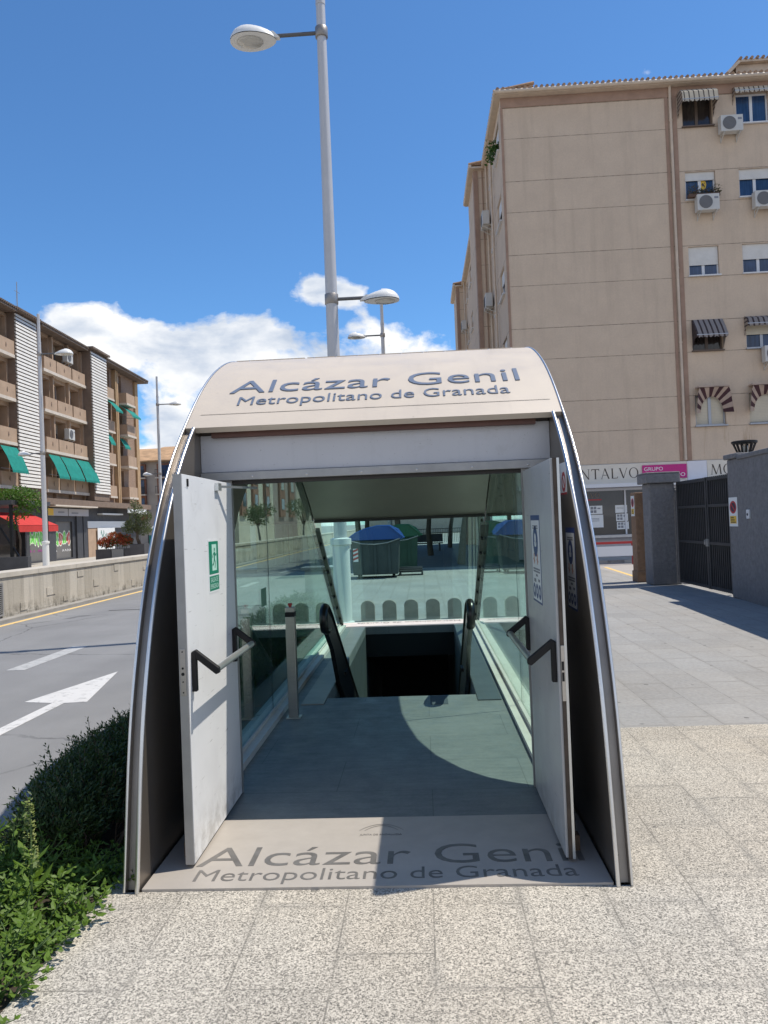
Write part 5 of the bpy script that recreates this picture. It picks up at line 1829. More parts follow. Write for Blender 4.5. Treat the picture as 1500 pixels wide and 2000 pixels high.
def green(u0, u1, zt, dz, o, lab, y0=0.0):
    e = MB(TL)
    pr = [(y0 + .05, 0), (y0 + o * .55, dz * .42), (y0 + o, dz)]
    for (o0, d0), (o1, d1) in zip(pr[:-1], pr[1:]):
        e.add([(u0, -o0, zt - d0), (u1, -o0, zt - d0), (u1, -o1, zt - d1), (u0, -o1, zt - d1), (u0, -o0, zt - d0 - .02), (u1, -o0, zt - d0 - .02), (u1, -o1, zt - d1 - .02), (u0, -o1, zt - d1 - .02)], [(0, 1, 2, 3), (4, 7, 6, 5)])
    n = 9
    for k in range(n):
        a, b = u0 + (u1 - u0) * k / n, u0 + (u1 - u0) * (k + 1) / n
        e.add([(a, -y0 - o, zt - dz), (b, -y0 - o, zt - dz), (b, -y0 - o - .01, zt - dz - .12), ((a + b) / 2, -y0 - o - .01, zt - dz - .2), (a, -y0 - o - .01, zt - dz - .12)], [(0, 1, 2, 3, 4)])
    w = e.build('green_awning', M_greenaw, bld)
    w['label'] = lab
    e = MB(TL)
    for u in (u0 + .05, u1 - .05):
        e.bar((u, -y0 - .02, zt - dz * .9), (u, -y0 - o, zt - dz), .03, .03)
    e.build('awning_arm', M_framealu, w)
for k, (a, b) in enumerate(((3.75, 5.55), (5.75, 8.4), (8.65, 11.5), (-3.2, -1.0))):
    green(a, b, 7.3, 1.5, .75, awl[k], .46)
green(16.4, 18.2, 13.0, .95, 1.0, 'green awning right of the second tower, third floor')
green(19.7, 22.2, 12.95, 1.0, 1.3, 'green awning nearest the far corner, third floor')
green(19.7, 21.2, 7.35 + 2.7, .8, .6, 'steep green awning near the far corner, second floor')
green(16.4, 17.6, 10.1, .8, .5, 'steep green awning right of the second tower, second floor')
# ground floor
e = MB(TL); wall_panel(e, -14, 25.2, 0, 4.29, [(1.55, 4.0, .12, 2.5), (5.75, 8.75, .12, 2.75), (-6.0, .9, .12, 2.6), (14.8, 17.8, .12, 2.7)], y=-.01, depth=.4)
gf = e.build('ground_floor', M_char, bld)
e = MB(TL); e.box((-14, -.95, 3.86), (25.6, -.012, 4.28)); e.build('fascia', M_brn, bld)
e = MB(TL); e.box((3.4, -1.02, 3.76), (11.4, -.013, 3.855)); e.build('fascia_trim', M_slab, bld)
for (a, b, d) in ((1.55, 4.0, 2.5), (5.75, 8.75, 2.75)):
    e = MB(TL); e.box((a + .003, .12, .123), (b - .003, .16, d - .003)); e.build('roller_shutter', M_shutd, gf)
e = MB(TL); e.box((-5.99, .30, .123), (.89, .33, 2.59)); e.build('shop_window', M_paned, gf)
e = MB(TL); e.box((14.81, .30, .123), (17.79, .33, 2.69)); e.build('roller_shutter', m_shutter('lilac shutter', (0.42, 0.42, 0.50), .1), gf)
e = MB(TL); e.box((11.5, -.16, .0), (14.6, -.012, 2.2)); e.build('stone_pier', M_tan, gf)
e = MB(TL); e.box((11.45, -.18, 2.25), (20.4, -.012, 2.78)); e.build('white_board', M_swhite, gf)
e = MB(TL); e.box((14.0, -.45, 3.30), (19.0, -.012, 3.42)); e.build('white_canopy', M_swhite, gf)
e = MB(TL); e.box((18.6, -1.0, 3.46), (24.0, -.97, 3.82)); e.build('white_board', M_swhite, gf)
for u in (9.9, 2.6 + 2.2, 11.2):
    e = MB(TL); e.box((u - .55, -.14, 0), (u + .55, -.013, 3.2)); e.build('shop_column', M_char, gf)
# graffiti on the shutters: fat outlined shapes
gcol = [mat('spray green', (0.16, 0.66, 0.08), .5), mat('spray pale', (0.80, 0.86, 0.70), .5), mat('spray red', (0.6, 0.09, 0.09), .5), mat('spray pink', (0.42, 0.06, 0.32), .5), mat('spray white', (0.8, 0.8, 0.8), .5)]
def graffiti(u0, y, z0, w, h, seed, label):
    rg = random.Random(seed)
    f = lambda a, b, hh: (u0 + a, y - hh, z0 + b)
    root = thing('graffiti', label, 'graffiti', tuple(TL(Vector((u0, y, z0)))), ang, 'graffiti on the shutters')
    e1, e2, e3, e4 = MB(TL), MB(TL), MB(TL), MB(TL)
    n = 4
    for k in range(n):
        cx = w * (k + .5) / n
        P = []
        for q in range(20):
            a = 2 * math.pi * q / 20
            r = 1 + .22 * math.sin(3 * a + seed + k * 2) + .1 * math.sin(5 * a + k)
            P.append((cx + w / n * .60 * r * math.cos(a), h * .52 + h * .44 * r * math.sin(a)))
        a_poly(e1, f, P, .004 + k * .0005)
        Q = [(cx + (px - cx) * .78, h * .52 + (pz - h * .52) * .84) for px, pz in P]
        a_poly((e2 if k % 2 == 0 else e3) if k else e2, f, Q, .007 + k * .0005)
        a_line(e1, f, [(cx - w * .03, h * .75), (cx + w * .02, h * .45), (cx - w * .02, h * .25)], w * .022, .0105)
        a_line(e1, f, [(cx + w * .05, h * .65), (cx + w * .045, h * .4)], w * .02, .0106)
    for k in range(9):
        x = w * rg.random()
        a_line(e4, f, [(x, -h * .30), (x + w * .04, -h * .16), (x + w * .09, -h * .28)], w * .022, .004)
    e1.build('outline', gcol[1], root); e2.build('fill', gcol[0], root); e3.build('accent', gcol[2 if seed % 2 else 0], root); e4.build('tag_scrawl', gcol[4 if seed % 2 else 3], root)
graffiti(1.62, .117, 1.05, 2.3, 1.15, 2, 'green bubble graffiti with a purple scrawl on the shutter behind the lamp post')
graffiti(5.80, .117, .95, 2.8, 1.15, 5, 'green and red bubble graffiti with white scrawls on the grey shutter')
t = thing('shop_sign', 'grey strip sign with a yellow left end above the graffiti shutter', 'sign', tuple(TL(Vector((3.6, -.9, 3.2)))), ang)
e = MB(TL); e.box((3.6, -.32, 3.15), (7.25, -.15, 3.66)); bd = e.build('board', mat('sign grey', (0.42, 0.42, 0.46), .5), t)
e = MB(TL); e.box((3.62, -.328, 3.17), (4.7, -.3205, 3.64)); e.build('yellow_end', M_syellow, bd)
e = MB(TL); e.box((5.5, -.328, 3.35), (6.6, -.3205, 3.46)); e.build('sign_print', M_sgrey, bd)
t = thing('shop_sign', 'plain grey strip sign right of the sign with the yellow end', 'sign', tuple(TL(Vector((7.4, -.9, 3.2)))), ang)
e = MB(TL); e.box((7.42, -.32, 3.15), (11.3, -.15, 3.66)); bd = e.build('board', MATS['sign grey'], t)
e = MB(TL); e.box((7.95, -.328, 3.30), (9.2, -.3205, 3.42)); e.build('sign_print', M_sgrey, bd)
t = thing('shop_awning', 'red sloping shop awning beside the pergola', 'awning', tuple(TL(Vector((-1.4, -.1, 2.4)))), ang)
M_redaw = mat('red awning cloth', (0.52, 0.035, 0.03), .8, var=.1)
e = MB(TL); e.add([(-3.9, -.1, 3.3), (1.2, -.1, 3.3), (1.5, -1.9, 2.45), (-4.2, -1.9, 2.45), (-3.9, -.1, 3.27), (1.2, -.1, 3.27), (1.5, -1.9, 2.42), (-4.2, -1.9, 2.42)], [(0, 1, 2, 3), (4, 7, 6, 5), (0, 3, 7, 4), (1, 5, 6, 2)]); e.build('canopy', M_redaw, t)
e = MB(TL); e.box((-4.2, -1.92, 2.05), (1.5, -1.90, 2.418)); e.build('valance', M_redaw, t)
for k, (u, zz, lab) in enumerate(((8.15, 14.35, 'air conditioner on the top balcony of the brick building'), (8.05, 8.7, 'air conditioner on the brick building above the green awnings'))):
    d = dup(ac, tuple(TL(Vector((u, -.02, zz)))), ang, lab)
    d.scale = (1.15, 1.15, 1.25)
# hanging cloth banners behind the planters
t = thing('banner', 'white banner with green and dark scribbled print behind the red-leaved bush', 'banner', tuple(TL(Vector((13.2, -.3, .5)))), ang)
e = MB(TL); e.box((13.2, -.30, .5), (17.2, -.26, 2.24)); cl_ = e.build('cloth', M_swhite, t)
e = MB()
f = art(TL(Vector((13.2, -.30, .5))), tv, (0, 0, 1), nv_)
for k in range(14):
    x, yy = r2.uniform(.2, 3.4), r2.uniform(.5, 1.4)
    a_line(e, f, [(x, yy), (x + .1, yy + .25), (x + .2, yy - .05)], .06, .004 + k * .0003)
e.build('print', mat('banner green print', (0.12, 0.3, 0.25), .6), cl_)
# ------------------------------------------------------------------ terrace: pergola, vine, planters, shrubs
t = thing('pergola', 'dark metal pergola of the terrace at the left edge of the photo', 'pergola', (-22.5, 40, 0))
e = MB()
for x, y in ((-21.75, 39.2), (-21.75, 43), (-25.6, 39.2), (-25.6, 43)): e.box((x - .07, y - .07, 0), (x + .07, y + .07, 3.5))
e.build('posts', M_black, t)
e = MB(); e.box((-25.8, 39.0, 3.50), (-21.6, 43.2, 3.74)); e.build('roof_slab', M_char, t)
e = MB(); e.bar((-22.6, 39.25, 2.6), (-21.2, 39.25, .4), .08); e.bar((-23.9, 39.25, .4), (-22.5, 39.25, 2.9), .06); e.build('brace', M_black, t)
e = MB(); e.box((-25.9, 38.8, 0), (-20.7, 39.15, .72)); e.build('planter_trough', M_char, t)
M_vine = m_leaf('vine leaves', (0.055, 0.15, 0.018), (0.11, 0.21, 0.03))
M_bark = mat('bark', (0.10, 0.075, 0.055), .9, var=.3, vscale=12, bump=.5)
t = thing('climbing_vine', 'bright green climbing vine sprawling over the corner of the dark pergola', 'vine', (-21.2, 40, 0))
e = MB()
cl3 = [(-22.6, 40.0, 4.0, 1.0, .45), (-21.6, 39.9, 4.0, .9, .55), (-20.9, 39.8, 3.75, .75, .55), (-21.4, 39.8, 3.2, .55, .5), (-20.5, 39.8, 3.3, .4, .5), (-21.9, 39.7, 2.6, .35, .5), (-23.6, 40.0, 4.0, .8, .35)]
def cloud_pt(c, rg):
    k = rg.choices(c, weights=[q[3] ** 2 for q in c])[0]
    while True:
        v = Vector((rg.uniform(-1, 1), rg.uniform(-1, 1), rg.uniform(-1, 1)))
        if .25 < v.length < 1: break
    return (k[0] + v.x * k[3], k[1] + v.y * k[3] * .8, k[2] + v.z * k[4])
leaves(e, 2600, lambda: cloud_pt(cl3, r2), .17, r2)
e.build('foliage', M_vine, t)
e = MB(); e.tube([(-21.6, 39.6, 0), (-21.5, 39.6, 1.6), (-21.8, 39.7, 2.8), (-21.2, 39.8, 3.8)], [.07, .06, .05, .03], 8); e.build('stem', M_bark, t)
M_pot = mat('dark planter', (0.07, 0.068, 0.075), .6, var=.15)
for k, (x, w, lab) in enumerate(((-20.1, .95, 'leftmost dark planter box under the red-leaved bush'), (-19.1, .75, 'grey planter box between two dark ones under the red-leaved bush'), (-18.3, .55, 'slim planter box just left of the olive tree pot'))):
    t = thing('planter', lab, 'planter', (x + w / 2, 46, 0), 0, 'planters on the terrace')
    e = MB(); e.box((x, 45.7, 0), (x + w, 46.4, .80)); b = e.build('box', M_pot if k != 1 else mat('grey planter', (0.25, 0.25, 0.25), .7), t, .02)
    e = MB(); e.box((x + .05, 45.75, .801), (x + w - .05, 46.35, .805)); e.build('soil', M_soil, b)
t = thing('planter', 'large dark square pot holding the olive tree', 'planter', (-17.45, 46, 0), 0, 'planters on the terrace')
e = MB(); e.box((-17.9, 45.6, 0), (-17.0, 46.5, 1.05)); b = e.build('box', M_pot, t, .02)
e = MB(); e.box((-17.85, 45.65, 1.051), (-17.05, 46.45, 1.055)); e.build('soil', M_soil, b)
t = thing('shrub', 'low bush with glossy red young leaves above the dark planters', 'shrub', (-18.9, 46, .8))
e = MB()
c2 = [(-19.5, 46, 1.15, .55, .32), (-18.9, 46, 1.38, .6, .42), (-18.3, 46, 1.25, .5, .36)]
leaves(e, 900, lambda: cloud_pt(c2, r2), .15, r2, .5)
e.build('green_leaves', m_leaf('bronze green leaves', (0.08, 0.075, 0.02), (0.12, 0.10, 0.03)), t)
e = MB()
leaves(e, 1100, lambda: (lambda p: (p[0], p[1] - .12, p[2] + .10))(cloud_pt(c2, r2)), .15, r2, .9)
e.build('red_leaves', m_leaf('red young leaves', (0.46, 0.04, 0.03), (0.33, 0.08, 0.025)), t)
e = MB()
for k in range(9): e.tube([(-19.4 + k * .14, 46, .80), (-19.5 + k * .17, 46 + r2.uniform(-.2, .2), 1.3)], .015, 5)
e.build('stems', M_bark, t)
def tree(name, label, base, h0, clusters, nleaf, lsize, lm, trunk_r, group=None, seed=1, limbs=5):
    rg = random.Random(seed)
    t = thing(name, label, 'tree', base, 0, group)
    e = MB()
    cx = sum(c[0] for c in clusters) / len(clusters); cyy = sum(c[1] for c in clusters) / len(clusters)
    top = Vector((cx, cyy, h0))
    b = Vector(base)
    mid = b.lerp(top, .5) + Vector((rg.uniform(-.1, .1), rg.uniform(-.1, .1), 0))
    e.tube([b, mid, top], [trunk_r * 1.25, trunk_r, trunk_r * .8], 9)
    for c in clusters:
        q = Vector((c[0], c[1], c[2]))
        e.tube([top - Vector((0, 0, .15)), top.lerp(q, .5) + Vector((0, 0, .15)), q], [trunk_r * .5, trunk_r * .32, trunk_r * .12], 6)
    e.build('trunk', M_bark, t)
    e = MB()
    leaves(e, nleaf, lambda: cloud_pt(clusters, rg), lsize, rg, .2)
    e.build('crown', lm, t)
    return t
M_olive = m_leaf('olive leaves', (0.085, 0.105, 0.05), (0.15, 0.165, 0.09), 4)
tree('olive_tree', 'grey-green olive tree in a dark pot at the end of the brick building', (-17.45, 46.05, 1.05), 1.75,
     [(-17.7, 46, 2.3, .62, .5), (-17.2, 46.1, 2.0, .6, .45), (-17.6, 46, 3.1, .5, .55), (-18.1, 46.1, 2.1, .5, .45), (-17.0, 46, 2.7, .45, .4), (-17.75, 46, 3.6, .25, .3)], 2300, .13, M_olive, .09, seed=4)
t = thing('terrace_parasol', 'white parasol half hidden behind the left door edge', 'parasol', (-17.0, 51, 0))
e = MB(); e.lathe([(1.55, 1.95), (1.5, 2.0), (.9, 2.55), (.1, 2.95), (.02, 2.98)], (-17.0, 51, 0), 10); e.build('canopy', M_swhite, t)
e = MB(); e.tube([(-17.0, 51, 0), (-17.0, 51, 2.9)], .03, 8); e.build('pole', M_framealu, t)
t = thing('terrace_screen', 'teal screen panel behind the olive tree', 'screen', (-16.6, 49, 0))
e = MB(); e.box((-18.0, 49, 0.05), (-15.6, 49.05, 1.55)); e.build('panel', mat('teal screen', (0.03, 0.20, 0.19), .6, var=.2), t)
e = MB(); e.box((-18.0, 48.98, 0), (-17.94, 49.07, 1.6)); e.box((-15.66, 48.98, 0), (-15.6, 49.07, 1.6)); e.build('posts', M_char, t)

# ------------------------------------------------------------------ buildings far down the road
M_cream = mat('cream render', (0.52, 0.47, 0.38), .85, var=.1, vscale=.5)
M_grey3 = mat('grey render', (0.42, 0.38, 0.34), .85, var=.12, vscale=.6)
M_redbay = mat('red brown bay', (0.235, 0.105, 0.07), .85, var=.15, vscale=.8)
M_mauve = mat('mauve render', (0.30, 0.235, 0.215), .85, var=.1, vscale=.8)
M_oldtile = mat('old orange tile', (0.42, 0.26, 0.14), .9, var=.35, vscale=1.2)
MB_ = MB
def block(name, label, x0, x1, y0, y1, h, wm_, bays_, bay_m, wins, rows_, roof=None, group='far buildings along the road', bayd=.3, balcony=False, T=None):
    MB = lambda: MB_(T)
    c0 = Vector(((x0 + x1) / 2, y0, 0))
    t = thing(name, label, 'building', tuple(T(c0) if T else c0), 0, group)
    e = MB(); e.box((x0, y0, 0), (x1, y1, h)); e.build('wall', wm_, t)
    for (a, b) in bays_:
        e = MB(); e.box((a, y0 - bayd, 3.2), (b, y0 - .002, h - .25)); e.build('bay', bay_m, t)
        for (c, d) in rows_:
            e = MB()
            m_ = (b - a) * .2
            e.box((a + m_, y0 - bayd - .04, c), (b - m_, y0 - bayd - .002, d))
            w = e.build('window', M_framebr, t)
            e = MB(); e.box((a + m_ + .06, y0 - bayd - .05, c + .06), (b - m_ - .06, y0 - bayd - .0405, d - .06)); e.build('pane', M_paned if (int(c) % 2) else M_pane, w)
            if balcony:
                e = MB(); e.box((a - .1, y0 - bayd - .5, c - .22), (b + .1, y0 - bayd - .003, c - .08))
                e.build('balcony_slab', M_slab, t)
                e = MB()
                for q in range(12): e.bar((a - .05 + (b - a + .1) * q / 11, y0 - bayd - .47, c - .08), (a - .05 + (b - a + .1) * q / 11, y0 - bayd - .47, c + .8), .03)
                e.bar((a - .08, y0 - bayd - .47, c + .82), (b + .08, y0 - bayd - .47, c + .82), .05)
                e.build('railing', M_gate, t)
    for (a, b, c, d) in wins:
        e = MB(); e.box((a, y0 - .06, c), (b, y0 - .002, d)); w = e.build('window', M_frame, t)
        e = MB(); e.box((a + .08, y0 - .07, c + .08), (b - .08, y0 - .0605, d - .08)); e.build('pane', M_pane, w)
    if roof:
        e = MB(); e.prism([(x0 - .5, y0 - .8, h), (x0 - .5, y0 - .8, h + .15), (x0 - .5, (y0 + y1) / 2, h + roof), (x0 - .5, y1 + .8, h)], (x1 - x0 + 1, 0, 0)); e.build('roof', M_oldtile, t)
    else:
        e = MB(); e.box((x0 - .15, y0 - .25, h), (x1 + .15, y1, h + .3)); e.build('cornice', M_slab, t)
    return t
block('townhouse', 'old grey townhouse with orange tiled roof and red-brown balcony bays beyond the brick building', -35.5, -25.2, 90, 102, 10.2, M_grey3, [(-33.8, -33.0), (-31.6, -29.2), (-27.4, -26.4)], M_redbay, [], [(4.1, 5.9), (6.4, 8.1), (8.4, 9.8)], 2.3, balcony=True)
block('cream_house', 'pale cream house whose top shows above the orange tiled roof', -38.0, -28.5, 108, 118, 13.4, M_cream, [], M_redbay, [(-34.5, -33.2, 11.0, 12.6)], [], 1.2)
rws = [(4.2, 5.8), (7.0, 8.6), (9.6, 11.1)]
TR = lambda p: Vector((-20.0 - p.y, p.x, p.z))
def rblock(label, y0, y1, h, wm_, bays_):
    t = block('apartment_block', label, y0, y1, 0, 5, h, wm_, bays_, M_redbay, [], rws, T=TR)
    return t
rblock('cream apartment block with red-brown window columns seen through the left glass', 82, 102, 12, M_cream, [(82.6, 85.2), (88.6, 91.4), (95.4, 98.4)])
rblock('mauve apartment block with two dark window columns seen through the left glass', 102.1, 121, 13, M_mauve, [(105.5, 109.5), (113.5, 117.8)])
rblock('pale apartment block farthest along the left of the road', 121.1, 150, 12, M_cream, [(126, 130), (138, 143)])
block('long_building', 'distant pale building closing the street behind the trees', -9.0, 30, 120, 130, 12, M_grey3, [], M_redbay, [(-8 + 3 * k, -6.8 + 3 * k, 4 + 3 * j, 5.6 + 3 * j) for k in range(8) for j in range(3)], [])
block('long_building', 'distant house row left of the road behind the townhouse', -75, -39, 110, 122, 11, M_cream, [], M_redbay, [(-70 + 4 * k, -68.8 + 4 * k, 4, 5.6) for k in range(7)], [], 1.5)
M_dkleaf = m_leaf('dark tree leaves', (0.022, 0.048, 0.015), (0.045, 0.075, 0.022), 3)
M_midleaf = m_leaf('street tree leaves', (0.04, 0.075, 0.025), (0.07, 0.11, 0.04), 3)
def crown(x, y, zc, r, rg, n=7, zs=.75):
    return [(x + rg.uniform(-.6, .6) * r, y + rg.uniform(-.6, .6) * r, zc + rg.uniform(-.55, .6) * r * zs, r * rg.uniform(.42, .62), r * rg.uniform(.38, .55)) for _ in range(n)]
rg = random.Random(21)
for k, (x, y, zc, r, lab) in enumerate(((-2.7, 33.0, 4.2, 1.9, 'dark leafy tree behind the blue-lidded container'), (.4, 39.0, 4.0, 2.2, 'dark leafy tree in the building shadow, middle of three'), (1.75, 49, 4.4, 2.3, 'dark leafy tree in the building shadow, farthest of three'), (2.7, 34.0, 4.3, 2.2, 'added dark shade tree close to the beige building beyond the containers'), (-.9, 31.0, 4.6, 2.3, 'added dense dark shade tree rising just behind the green container'), (-3.0, 40.0, 4.2, 2.2, 'added dark shade tree at the kerb beyond the containers'), (1.5, 30.2, 4.9, 2.0, 'added dark shade tree at the edge of the building shadow'))):  # last four trees added so their crowns shade the ground behind the entrance
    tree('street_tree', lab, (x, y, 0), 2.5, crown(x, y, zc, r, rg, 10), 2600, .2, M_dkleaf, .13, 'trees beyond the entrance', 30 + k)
for k, (x, y, zc, r, lab) in enumerate(((-17.2, 80, 3.0, 1.6, 'small street tree before the cream block, left of two'), (-15.4, 98, 4.4, 2.2, 'street tree before the mauve block, right of two'))):
    tree('street_tree', lab, (x, y, 0), 1.9, crown(x, y, zc, r, rg, 8), 1300, .26, M_midleaf, .12, 'trees beyond the entrance', 40 + k)

# ------------------------------------------------------------------ things behind the entrance
t = thing('utility_cabinet', 'pale stone-coloured utility cabinet with a dark flat top beside the lamp pole', 'cabinet', (-1.95, 14.1, 0))
e = MB(); e.box((-2.20, 13.95, 0.0), (-1.66, 14.35, .93)); bd = e.build('body', mat('cabinet cream', (0.50, 0.48, 0.43), .7, var=.1, vscale=3), t, .01)
e = MB(); e.box((-2.26, 13.88, .931), (-1.60, 14.42, .985)); e.build('top', M_dooredge, bd, .005)
e = MB(); e.box((-2.12, 13.935, .10), (-1.74, 13.949, .82)); e.build('door', MATS['cabinet cream'], bd, .003)
def container(label, x, y, lidm, bodym, reflect=True):
    t = thing('waste_container', label, 'waste container', (x, y, 0), 0, 'waste containers on the pavement')
    e = MB()
    e.prism([(x - .72, y, .12), (x + .72, y, .12), (x + .78, y - .03, 1.22), (x - .78, y - .03, 1.22)], (0, 1.15, 0))
    bd = e.build('body', bodym, t, .03)
    e = MB()
    for q in (-.45, 0, .45): e.box((x + q - .04, y - .06, .15), (x + q + .04, y - .032, 1.15))
    e.build('rib', bodym, bd)
    e = MB()
    P = [(x - .86, 1.225), (x - .86, 1.27), (x - .62, 1.44), (x - .30, 1.57), (x + .10, 1.655), (x + .45, 1.65), (x + .72, 1.52), (x + .88, 1.30), (x + .88, 1.225)]
    e.prism([(px, y - .10, pz) for px, pz in P], (0, 1.32, 0))
    ld = e.build('lid', lidm, t, .03)
    e = MB()
    for q in (-.08, .30, .75, 1.2):
        e.tube([(px, y + q, pz + .012) for px, pz in P[1:8]], .03, 6)
    e.tube([(x + .50, y - .13, 1.66), (x + .95, y - .13, 1.27)], .035, 6)
    e.build('lid_rib', lidm, ld)
    e = MB(); e.tube([(x - .75, y - .14, 1.22), (x - .4, y - .16, 1.12), (x, y - .18, 1.09), (x + .4, y - .16, 1.13), (x + .8, y - .14, 1.25)], .018, 6); e.build('lid_bar', M_dooredge, ld)
    for q in (-.55, .55):
        for w in (.15, 1.0):
            e = MB(); e.tube([(x + q - .03, y + w, .07), (x + q + .03, y + w, .07)], .07, 12); e.build('wheel', M_rubber, t)
    if reflect:
        e = MB()
        f = art((x - .70, y - .035, .55), (1, 0, 0), (0, 0, 1), (0, -1, 0))
        a_rect(e, f, 0, 0, .16, .42, .004, .003)
        e.build('reflector', M_swhite, t)
        e = MB()
        for q in range(3): a_poly(e, f, [(0, .04 + q * .13), (.16, -.0 + q * .13 + .10), (.16, .07 + q * .13 + .10), (0, .11 + q * .13)], .006 + q * .0002)
        e.build('reflector_stripe', M_sred, t)
container('grey waste container with a bright blue ribbed lid behind the entrance', -1.52, 24.1, mat('blue lid plastic', (0.012, 0.075, 0.30), .4, coat=.1), mat('container dark grey', (0.045, 0.06, 0.062), .55, var=.15))
container('dark green waste container behind the blue-lidded one', -.95, 27.4, mat('green lid plastic', (0.015, 0.10, 0.05), .4), mat('container dark green', (0.03, 0.075, 0.05), .55, var=.15), False)
t = thing('guide_rail', 'low dark metal rail on the pavement right of the blue-lidded container', 'rail', (-.35, 25.2, 0))
e = MB(); e.tube([(-.78, 24.9, 0), (-.78, 24.9, .22), (-.05, 24.9, .22), (-.05, 24.9, 0)], .035, 8); e.tube([(-.78, 25.6, 0), (-.78, 25.6, .22), (-.05, 25.6, .22), (-.05, 25.6, 0)], .035, 8); e.build('hoop', M_gate, t)
e = MB(); e.box((-.80, 24.95, .10), (-.03, 25.55, .16)); e.build('plate', M_gate, t)
t = thing('park_bench', 'long dark bench in the shade beyond the containers', 'bench', (-.3, 45, 0))
e = MB(); e.box((-2.0, 44.8, .42), (1.2, 45.3, .48)); e.build('seat', M_char, t)
e = MB(); e.box((-2.0, 45.32, .52), (1.2, 45.37, 1.0)); e.build('backrest', M_char, t)
for x in (-1.8, -.4, 1.0):
    e = MB(); e.box((x - .05, 44.82, 0), (x + .05, 45.36, .419)); e.build('leg', M_gate, t)
t = thing('railing', 'dark upright railing across the pavement far behind the bench', 'railing', (0, 62.5, 0))
e = MB()
for k in range(46): e.bar((-2.4 + k * .14, 62.5, 0), (-2.4 + k * .14, 62.5, 1.1), .03)
e.build('bars', M_gate, t)
e = MB(); e.bar((-2.45, 62.5, 1.12), (3.95, 62.5, 1.12), .06); e.build('top_rail', M_gate, t)

# ------------------------------------------------------------------ hedge and weeds in the planting bed
def blade(mb, c, d, s, l, w, fold=.25):
    n = d.cross(s)
    a, b = c, c + d * l
    m1, m2 = c + d * l * .32, c + d * l * .68
    mb.add([a, m1 + s * w * .5 + n * w * fold, m2 + s * w * .42 + n * w * fold, b, m2 - s * w * .42 + n * w * fold, m1 - s * w * .5 + n * w * fold, m1, m2],
           [(0, 6, 1), (6, 7, 2, 1), (7, 3, 2), (0, 5, 6), (6, 5, 4, 7), (7, 4, 3)])
def hedge_h(y):
    return .455 + .07 * mnoise.noise((y * 1.7, 3.1, 0)) + .05 * mnoise.noise((y * 4.3, 7.7, 0))  - .05 + max(0, min(.24, (y - 7.0) * .12))
rh = random.Random(5)
def sprig(mb, st_, b, d, L, n, ll, lw):
    d = d.normalized()
    s0 = d.cross(Vector((rh.gauss(0, 1), rh.gauss(0, 1), rh.gauss(0, 1)))).normalized()
    bend = Vector((rh.gauss(0, .15), rh.gauss(0, .15), .25))
    p = b
    for k in range(n):
        f = k / n
        dd = (d + bend * f).normalized()
        p = b + dd * (L * f)
        a = k * 2.4
        s = (s0 * math.cos(a) + dd.cross(s0) * math.sin(a)).normalized()
        ld = (dd * .8 + s * .75).normalized()
        side = ld.cross(s).normalized() if ld.cross(s).length > 1e-4 else s0
        l = ll * rh.uniform(.7, 1.2)
        w = lw
        mb.add([p, p + ld * l * .5 + side * w * .5, p + ld * l, p + ld * l * .5 - side * w * .5], [(0, 1, 2, 3)])
    if st_ is not None:
        st_.tube([b - d * L * .5, b, b + (d + bend).normalized() * L * .9], [.004, .003, .0015], 4)
hg = thing('hedge', 'dark green bushy evergreen hedge in the shade along the left side of the entrance', 'hedge', (-2.1, 8, -.02))
e, st_ = MB(), MB()
for (ya, yb, n, nl, ll) in ((3.95, 7.2, 4600, 15, .034), (7.2, 12.9, 2300, 12, .05)):
    for _ in range(n):
        y = rh.uniform(ya, yb)
        a = math.acos(rh.uniform(-.98, .98))
        H_ = hedge_h(y)
        fr = 1.0
        if y < 4.5: fr = .45 + .55 * (y - 3.95) / .55
        q = rh.uniform(.55, .95)
        cx = -2.06
        px = cx + .42 * math.cos(a) * q * fr
        pz = .06 + (H_ - .10) * math.sin(a) * q * fr
        if rh.random() < .3: pz = rh.uniform(.04, max(.06, pz))
        d = Vector((math.cos(a) * .8 + rh.gauss(0, .25), rh.gauss(0, .35) - (.5 if y < 4.3 else 0), math.sin(a) * .8 + .45))
        sprig(e, st_ if rh.random() < .25 else None, Vector((px, y, pz)), d, rh.uniform(.08, .14) * (1.5 if rh.random() < .05 else 1), nl, ll, .0105 if ya < 5 else .016)
e.build('foliage', m_leaf('hedge needles', (0.034, 0.066, 0.018), (0.062, 0.105, 0.03), 8, .15), hg)
for _ in range(170):
    y = rh.uniform(4.0, 7.0)
    x = -2.06 + rh.uniform(-.25, .42)
    p = Vector((x, y, -.02))
    v = Vector((rh.gauss(0, .5), rh.gauss(0, .5), 1.0)).normalized() * rh.uniform(.15, .36)
    st_.tube([p, p + v * .5 + Vector((rh.gauss(0, .03), rh.gauss(0, .03), 0)), p + v + Vector((rh.gauss(0, .06), rh.gauss(0, .06), 0))], [.006, .004, .002], 4)
st_.build('twigs', mat('dry twig', (0.14, 0.105, 0.075), .9, var=.3, vscale=20), hg)
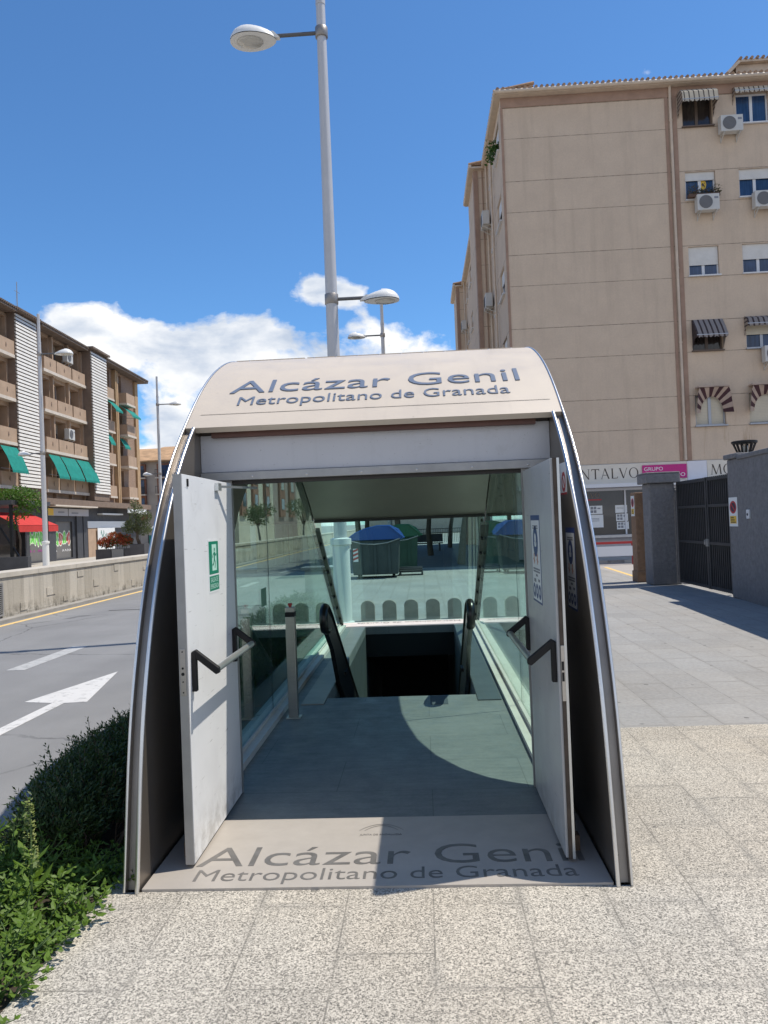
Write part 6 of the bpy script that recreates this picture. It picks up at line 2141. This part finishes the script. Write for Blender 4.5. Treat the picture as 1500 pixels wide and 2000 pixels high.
def weed(mb, stem, base, h, ll, pairs, lean):
    d = (Vector((0, 0, 1)) + lean).normalized()
    s0 = d.cross(Vector((rh.gauss(0, 1), rh.gauss(0, 1), .1))).normalized()
    for k in range(pairs):
        f = (k + .6) / pairs
        p = base + d * (h * f) + lean * (.12 * f * f)
        sz = ll * (1.15 - .75 * abs(f - .45)) * rh.uniform(.75, 1.2)
        for sg in (-1, 1):
            a = k * 1.57 + rh.gauss(0, .2)
            s = (s0 * math.cos(a) + d.cross(s0) * math.sin(a)) * sg
            ld = (s + d * rh.uniform(.1, .7)).normalized()
            side = ld.cross(d).normalized()
            blade(mb, p + ld * .01, ld, side, sz, sz * .5, .22)
    for k in range(4):
        a = k * 1.57
        s = (s0 * math.cos(a) + d.cross(s0) * math.sin(a))
        ld = (d * 1.3 + s).normalized()
        blade(mb, base + d * h + lean * .12, ld, ld.cross(s).normalized(), ll * .5, ll * .22, .2)
    stem.tube([base, base + d * h * .5, base + d * h + lean * .12], [.004, .0032, .002], 5)
e, st_ = MB(), MB()
for _ in range(800):
    y = rh.uniform(1.7, 4.05)
    x = rh.uniform(-2.72, -1.60)
    edge = (x + 1.60) / -1.0
    h = rh.uniform(.07, .18) + .36 * min(1, max(0, edge * 1.25 - .15)) * rh.random()
    if y > 3.55 and x > -1.95: h *= .75
    lean = Vector((rh.gauss(.05, .22) + (.35 if x > -1.75 else 0), rh.gauss(-.05, .2), 0))
    weed(e, st_, Vector((x, y, -.02)), h, rh.uniform(.028, .05) * (1.4 if rh.random() < .12 else 1), rh.choice((5, 6, 7)), lean)
wd = e.build('weeds', m_leaf('weed leaves', (0.11, 0.205, 0.022), (0.18, 0.28, 0.05), 7, .35))
tag(wd, 'bright green leafy weeds spilling over the paving edge at the lower left', 'weeds', None, 'stuff')
so = st_.build('stems', mat('weed stem', (0.10, 0.16, 0.05), .7), wd)
e = MB()
leaves(e, 1500, lambda: (rh.uniform(-2.6, -1.63), rh.uniform(1.7, 4.3), rh.uniform(-.015, .05)), .05, rh, .3)
e.build('ground_leaves', m_leaf('low ground leaves', (0.05, 0.10, 0.02), (0.09, 0.12, 0.04), 9), wd)
for k, (x, y, h, lab) in enumerate(((-1.90, 3.50, .52, 'tall flowering dock weed with a slim seed spike, standing before the hedge'), (-2.22, 3.45, .40, 'shorter dock weed with broad leaves near the left photo edge'))):
    t = thing('dock_plant', lab, 'weed', (x, y, -.02), 0, 'dock weeds')
    b = Vector((x, y, -.02))
    e = MB(); e.tube([b, b + Vector((.005, 0, h * .5)), b + Vector((.0, .01, h))], [.006, .0045, .002], 6); e.build('stem', MATS['weed stem'], t)
    e = MB()
    for q in range(10):
        a = q * 2.4
        f = .05 + .5 * q / 10
        d = Vector((math.cos(a), math.sin(a), .9)).normalized()
        blade(e, b + Vector((0, 0, h * f)), d, d.cross(Vector((0, 0, 1))).normalized(), .17 * (1 - f * .7), .045, .2)
    e.build('leaves', MATS['weed leaves'], t)
    e = MB()
    for q in range(230):
        f = rh.random()
        a = rh.uniform(0, 6.28)
        r = .022 * (1.1 - f) + .004
        p = b + Vector((math.cos(a) * r, math.sin(a) * r, h * (.42 + .6 * f)))
        d = Vector((math.cos(a), math.sin(a), rh.uniform(-.3, .6))).normalized()
        blade(e, p, d, d.cross(Vector((0, 0, 1))).normalized(), .016, .011, .2)
    e.build('seed_spike', m_leaf('dock seeds', (0.24, 0.31, 0.07), (0.32, 0.33, 0.12), 20), t)
